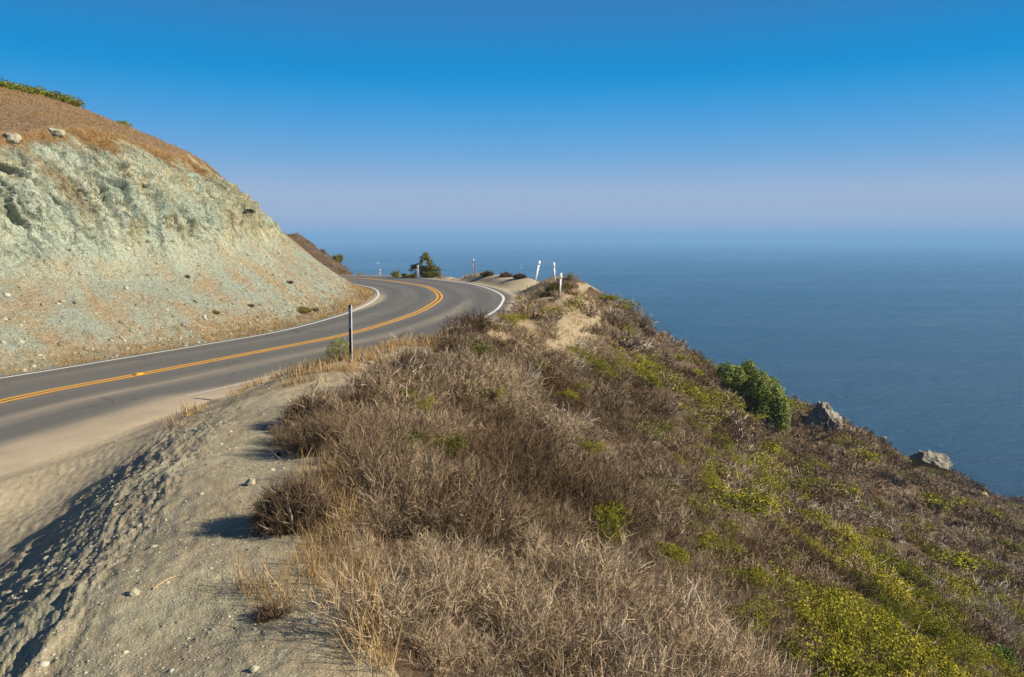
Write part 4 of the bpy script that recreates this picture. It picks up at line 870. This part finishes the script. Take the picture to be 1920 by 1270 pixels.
# dry stick lying on the berm
a_, b_ = at(287, 1110), at(347, 1089)
def tube(P, rad, name, mat, n=7, **props):
    P = np.asarray(P); V, Q = [], []
    for i, p in enumerate(P):
        tv = unit((P[min(i + 1, len(P) - 1)] - P[max(i - 1, 0)])[None])[0]; u_ = unit(np.cross(tv, [0, .3, 1.])[None])[0]; v_ = np.cross(tv, u_)
        for j in range(n): V.append(p + (u_ * math.cos(2 * math.pi * j / n) + v_ * math.sin(2 * math.pi * j / n)) * rad[i])
    for i in range(len(P) - 1):
        for j in range(n): Q.append((i * n + j, i * n + (j + 1) % n, (i + 1) * n + (j + 1) % n, (i + 1) * n + j))
    return obj(name, mesh(name, V, np.array(Q), [mat], True), **props)
k_ = np.linspace(0, 1, 14)[:, None]; P = a_ * (1 - k_) + b_ * k_; P[:, 1] += .07 * np.sin(k_[:, 0] * math.pi) ** .8; P[:, 2] = gsurf(P[:, 0], P[:, 1])[0] + .008
tube(P, np.linspace(.004, .0015, 14), 'stick', mat_flat('dry_straw', (.42, .29, .15), .8), label='thin curved dry stick lying on the bare berm', category='stick')

# ------------------------------------------------------------------ roadside marker posts
M_wp = mat_flat('weathered_white_plate', (.66, .67, .68), .5, .2, 9); M_zinc = mat_flat('galvanised_steel', (.22, .235, .25), .45, .3, 25, .6)
M_refl = mat_flat('blue_grey_reflector', (.20, .26, .36), .3, .1, 30); M_blk = mat_flat('cap_and_shade_black', (.012, .012, .016), .4); M_lt = mat_flat('pale_reflector_band', (.36, .40, .52), .35, .1)
M_edge = mat_flat('sunlit_white_edge', (.42, .43, .42), .6, .45, 18)  # near post's sunlit edge, its brightness put into a paler colour
def boxes(L):
    V, Q, o = [], [], 0
    for x0, x1, y0, y1, z0, z1 in L:
        V += [(x, y, z) for x in (x0, x1) for y in (y0, y1) for z in (z0, z1)]
        Q += [(a + o, b + o, c + o, d + o) for a, b, c, d in ((0, 1, 3, 2), (4, 6, 7, 5), (0, 4, 5, 1), (2, 3, 7, 6), (0, 2, 6, 4), (1, 5, 7, 3))]; o += 8
    return np.array(V, float), np.array(Q)
def post(px, py, Y, hgt, w, face, tilt, label, plate, extra=False, group=None):
    p = at(px, py) if Y is None else WY(px, py, Y); p[2] = ground(p[0], p[1]) - .02
    t = empty('marker_post', p, label, 'marker post', group); t.rotation_euler = (0, D2R(tilt), D2R(face))
    V, Q = boxes([(w / 2 + .0005, w / 2 + .0045, -.022, .004, -.3, hgt)]); obj('edge_flange', mesh('edge_flange', V, Q, [M_edge if extra else M_wp]), t)
    V, Q = boxes([(-w / 2, w / 2, 0, .004, -.3, hgt), (-w / 2 - .0045, -w / 2 - .0005, -.001, .02, -.3, hgt)])
    obj('post_body', mesh('post_body', V, Q, [plate]), t)
    if extra:
        for z0, z1, m, nm in ((hgt - .235, hgt - .045, M_refl, 'reflector'), (hgt - .50, hgt - .43, M_lt, 'reflective_band'), (hgt - .04, hgt + .004, M_blk, 'end_cap'), (.25, hgt - .52, M_blk, 'shade_strip')):  # last strip blackens the face turned from the sun, shade put into colour
            V, Q = boxes([(-w / 2 - (.012 if nm == 'reflective_band' else -.006), w / 2 - .002, -.009 if nm != 'shade_strip' else -.004, -.002, z0, z1)]); obj(nm, mesh(nm, V, Q, [m]), t)
    else:
        V, Q = boxes([(-w * .42, w * .42, -.006, -.001, hgt - .32, hgt - .04)]); obj('reflector', mesh('reflector', V, Q, [M_wp]), t)
    return t
GP = 'white marker posts around the bend'
post(658, 682, None, 1.30, .088, -32, 1.2, 'nearest marker post, dark face with reflector bands and one bright edge', M_zinc, True)
post(713, 523, 86, 1.35, .21, 8, 0, 'white marker post at the far side of the bend, farthest left of the row', M_wp, group=GP)
post(784, 518, 69.5, 1.32, .19, 8, 0, 'white marker post in front of the cypress', M_wp, group=GP)
post(888, 515.5, 64.5, 1.35, .19, 5, 0, 'upright white marker post alone between the cypress and the turn-out', M_wp, group=GP)
post(1004, 525, 56, 1.5, .17, 25, 14, 'white marker post leaning right at the corner of the turn-out', M_wp, group=GP)
M_gp = mat_flat('pale_steel', (.48, .49, .49), .5, .25, 14, .2)
post(1041.5, 532, None, 1.32, .135, 30, -5, 'grey-white channel post on the mound, farther one of the pair', M_gp, group=GP)
post(1050, 556, None, 1.28, .125, 30, 3, 'grey-white channel post on the mound, nearer one of the pair', M_gp, group=GP)
post(827, 517, 68.5, .55, .06, 0, 2, 'thin short grey stake right of the cypress', M_gp)
# raised pavement marker beside the double yellow line
m = WD(259, 702, 3.78); t_, s_, rz_, _, _ = road_coords(np.array([m[0]]), np.array([m[1]]))
V = np.array([(-.1, -.1, 0), (.1, -.1, 0), (.1, .1, 0), (-.1, .1, 0), (-.07, -.05, .03), (.07, -.05, .03), (.07, .05, .03), (-.07, .05, .03)]); Q = np.array([(0, 3, 2, 1), (4, 5, 6, 7), (0, 1, 5, 4), (1, 2, 6, 5), (2, 3, 7, 6), (3, 0, 4, 7)])
obj('pavement_marker', mesh('pavement_marker', V * 1.15, Q, [M_yel]), None, (m[0], m[1], rz_[0] + .021), label='small yellow raised marker beside the double yellow line', category='road marker')

# ------------------------------------------------------------------ boats far out
M_boat = mat_flat('white_hull', (.75, .76, .78), .4, .05, 1)
def hullm(L, B, H):
    V, Q, n = [], [], 9
    for i in range(n):
        u_ = i / (n - 1); b = B * .5 * (1 - max(0, u_ - .35) ** 2 / .43) ; x = (u_ - .5) * L
        V += [(x, -b, H), (x, -b * .6, 0), (x, b * .6, 0), (x, b, H)]
    for i in range(n - 1):
        for a, b in ((0, 1), (1, 2), (2, 3), (3, 0)): Q.append((i * 4 + a, i * 4 + b, i * 4 + 4 + b, i * 4 + 4 + a))
    Q.append((0, 3, 2, 1)); Q.append(tuple(4 * (n - 1) + j for j in (0, 1, 2, 3))); return np.array(V, float), np.array(Q)
p = WD(708, 494.5, 120); t = empty('motor_boat', (p[0], p[1], SEA), 'tiny white motor boat far out on the sea, trailing a short wake', 'boat')
obj('hull', mesh('hull', *[np.array(q) for q in hullm(15, 5, 3.0)], [M_boat]), t); V, Q = boxes([(-3, 2, -1.6, 1.6, 3.01, 5.2)]); obj('cabin', mesh('cabin', V, Q, [M_boat]), t)
n = 14; u_ = np.linspace(0, 1, n); V = np.concatenate([np.stack([-7 - 24 * u_, -1.2 - 1.6 * u_ ** .6 + 0 * u_, .35 - .2 * u_], 1), np.stack([-7 - 24 * u_, 1.2 + 1.6 * u_ ** .6, .35 - .2 * u_], 1)]); Q = np.array([(i, i + 1, n + i + 1, n + i) for i in range(n - 1)])
obj('wake', mesh('wake', V, Q, [mat_flat('foam', (.5, .56, .6), .8, .5, .5)]), t)
p = WD(976.5, 503, 120); t = empty('sailing_boat', (p[0], p[1], SEA), 'tiny pale sailing boat on the sea above the turn-out', 'boat')
obj('hull', mesh('hull', *[np.array(q) for q in hullm(9, 3, 1.6)], [M_boat]), t); V, Q = boxes([(-.1, .1, -.1, .1, 1.5, 15)]); obj('mast', mesh('mast', V, Q, [M_boat]), t)
V = np.array([(-.15, 0, 2.5), (-4.2, .5, 2.6), (-.15, 0, 14.5), (-.15, .12, 2.5), (-4.2, .62, 2.6), (-.15, .12, 14.5)]); obj('sail', mesh('sail', V, [np.array([(0, 1, 2), (5, 4, 3)]), np.array([(0, 3, 4, 1), (1, 4, 5, 2)])], [M_boat]), t)
# ------------------------------------------------------------------ camera, light, air
cam = bpy.data.cameras.new('camera'); co = bpy.data.objects.new('camera', cam); C.objects.link(co)
co.rotation_euler = (math.pi / 2 - TH, 0, 0); cam.sensor_width = 36; cam.lens = 36 * F / 1920; cam.clip_start = .05; cam.clip_end = 200000
sc = bpy.context.scene; sc.camera = co
SUN_EL, SUN_AZ = D2R(30), D2R(10)     # azimuth measured from +X towards the back of the camera
sd = Vector((math.cos(SUN_EL) * math.cos(SUN_AZ), -math.cos(SUN_EL) * math.sin(SUN_AZ), math.sin(SUN_EL)))
sl_ = bpy.data.lights.new('sun', 'SUN'); so_ = bpy.data.objects.new('sun', sl_); C.objects.link(so_)
sl_.energy = 5.0; sl_.angle = D2R(.53); sl_.color = (1.0, .885, .69); so_.rotation_euler = sd.to_track_quat('Z', 'Y').to_euler(); so_.location = (20, -10, 30)
w = bpy.data.worlds.new('World'); sc.world = w; w.use_nodes = True; nt = w.node_tree; nt.nodes.clear()
sky = nt.nodes.new('ShaderNodeTexSky'); sky.sky_type = 'NISHITA'; sky.sun_disc = False; sky.sun_elevation = SUN_EL; sky.sun_rotation = math.pi / 2 + SUN_AZ
sky.altitude = 100; sky.air_density = 1.0; sky.dust_density = .6; sky.ozone_density = 2.5
tc = nt.nodes.new('ShaderNodeTexCoord'); sep = nt.nodes.new('ShaderNodeSeparateXYZ'); nt.links.new(tc.outputs['Generated'], sep.inputs[0])
def _lin(c): return [((q / 255 + .055) / 1.055) ** 2.4 for q in c]
EXPO, SKYS = .92, .12
rp = nt.nodes.new('ShaderNodeValToRGB'); nt.links.new(sep.outputs[2], rp.inputs[0]); rp.color_ramp.interpolation = 'B_SPLINE'
SKY = [(0, (134, 166, 208)), (.0092, (147, 175, 208)), (.03, (161, 180, 210)), (.052, (160, 182, 212)), (.072, (147, 178, 215)), (.10, (115, 170, 218)), (.136, (86, 162, 221)), (.18, (38, 150, 216)), (.21, (15, 142, 209)), (.252, (46, 132, 197)), (.30, (57, 121, 184)), (.36, (58, 115, 178))]
e = rp.color_ramp.elements
while len(e) < len(SKY): e.new(.5)
for k, (p, c) in zip(e, SKY): k.position = p; k.color = (*[v for v in _lin(c)], 1)
sc_ = nt.nodes.new('ShaderNodeVectorMath'); sc_.operation = 'SCALE'; nt.links.new(rp.outputs[0], sc_.inputs[0]); sc_.inputs['Scale'].default_value = 1 / (2 ** EXPO * SKYS)
tn = nt.nodes.new('ShaderNodeMix'); tn.data_type = 'RGBA'; tn.blend_type = 'MULTIPLY'; tn.inputs[0].default_value = 1; tn.inputs[7].default_value = (.30, .36, .46, 1); nt.links.new(sky.outputs[0], tn.inputs[6])
mr = nt.nodes.new('ShaderNodeMapRange'); mr.interpolation_type = 'SMOOTHSTEP'; nt.links.new(sep.outputs[2], mr.inputs[0]); mr.inputs[1].default_value = .33; mr.inputs[2].default_value = .6
mx = nt.nodes.new('ShaderNodeMix'); mx.data_type = 'RGBA'; nt.links.new(mr.outputs[0], mx.inputs[0]); nt.links.new(sc_.outputs[0], mx.inputs[6]); nt.links.new(tn.outputs[2], mx.inputs[7])
bg = nt.nodes.new('ShaderNodeBackground'); bg.inputs[1].default_value = SKYS; wo = nt.nodes.new('ShaderNodeOutputWorld')
nt.links.new(mx.outputs[2], bg.inputs[0]); nt.links.new(bg.outputs[0], wo.inputs[0])
# air
hb = NT('sea_air'); hb.t.nodes.remove(hb.b); pv = hb.n('VolumePrincipled'); pv.inputs['Density'].default_value = 1 / 4300; pv.inputs['Color'].default_value = (.26, .52, .87, 1); pv.inputs['Anisotropy'].default_value = 0.0
hb.t.links.new(pv.outputs[0], hb.out.inputs['Volume'])
x0, x1, y0, y1, z0, z1 = -62000, 62000, -500, 62000, -126, 24
V = [(x, y, z) for x in (x0, x1) for y in (y0, y1) for z in (z0, z1)]
obj('haze', mesh('haze', V, np.array([(0, 1, 3, 2), (4, 6, 7, 5), (0, 4, 5, 1), (2, 3, 7, 6), (0, 2, 6, 4), (1, 5, 7, 3)]), [hb.m]), kind='stuff', label='thin sea haze', category='haze')
sc.view_settings.view_transform = 'Standard'; sc.view_settings.look = 'None'; sc.view_settings.exposure = EXPO; sc.view_settings.gamma = 1
cy = sc.cycles if hasattr(sc, 'cycles') else None
if cy:
    cy.max_bounces = 6; cy.diffuse_bounces = 3; cy.glossy_bounces = 2; cy.transmission_bounces = 3; cy.transparent_max_bounces = 6; cy.volume_bounces = 0; cy.use_denoising = True
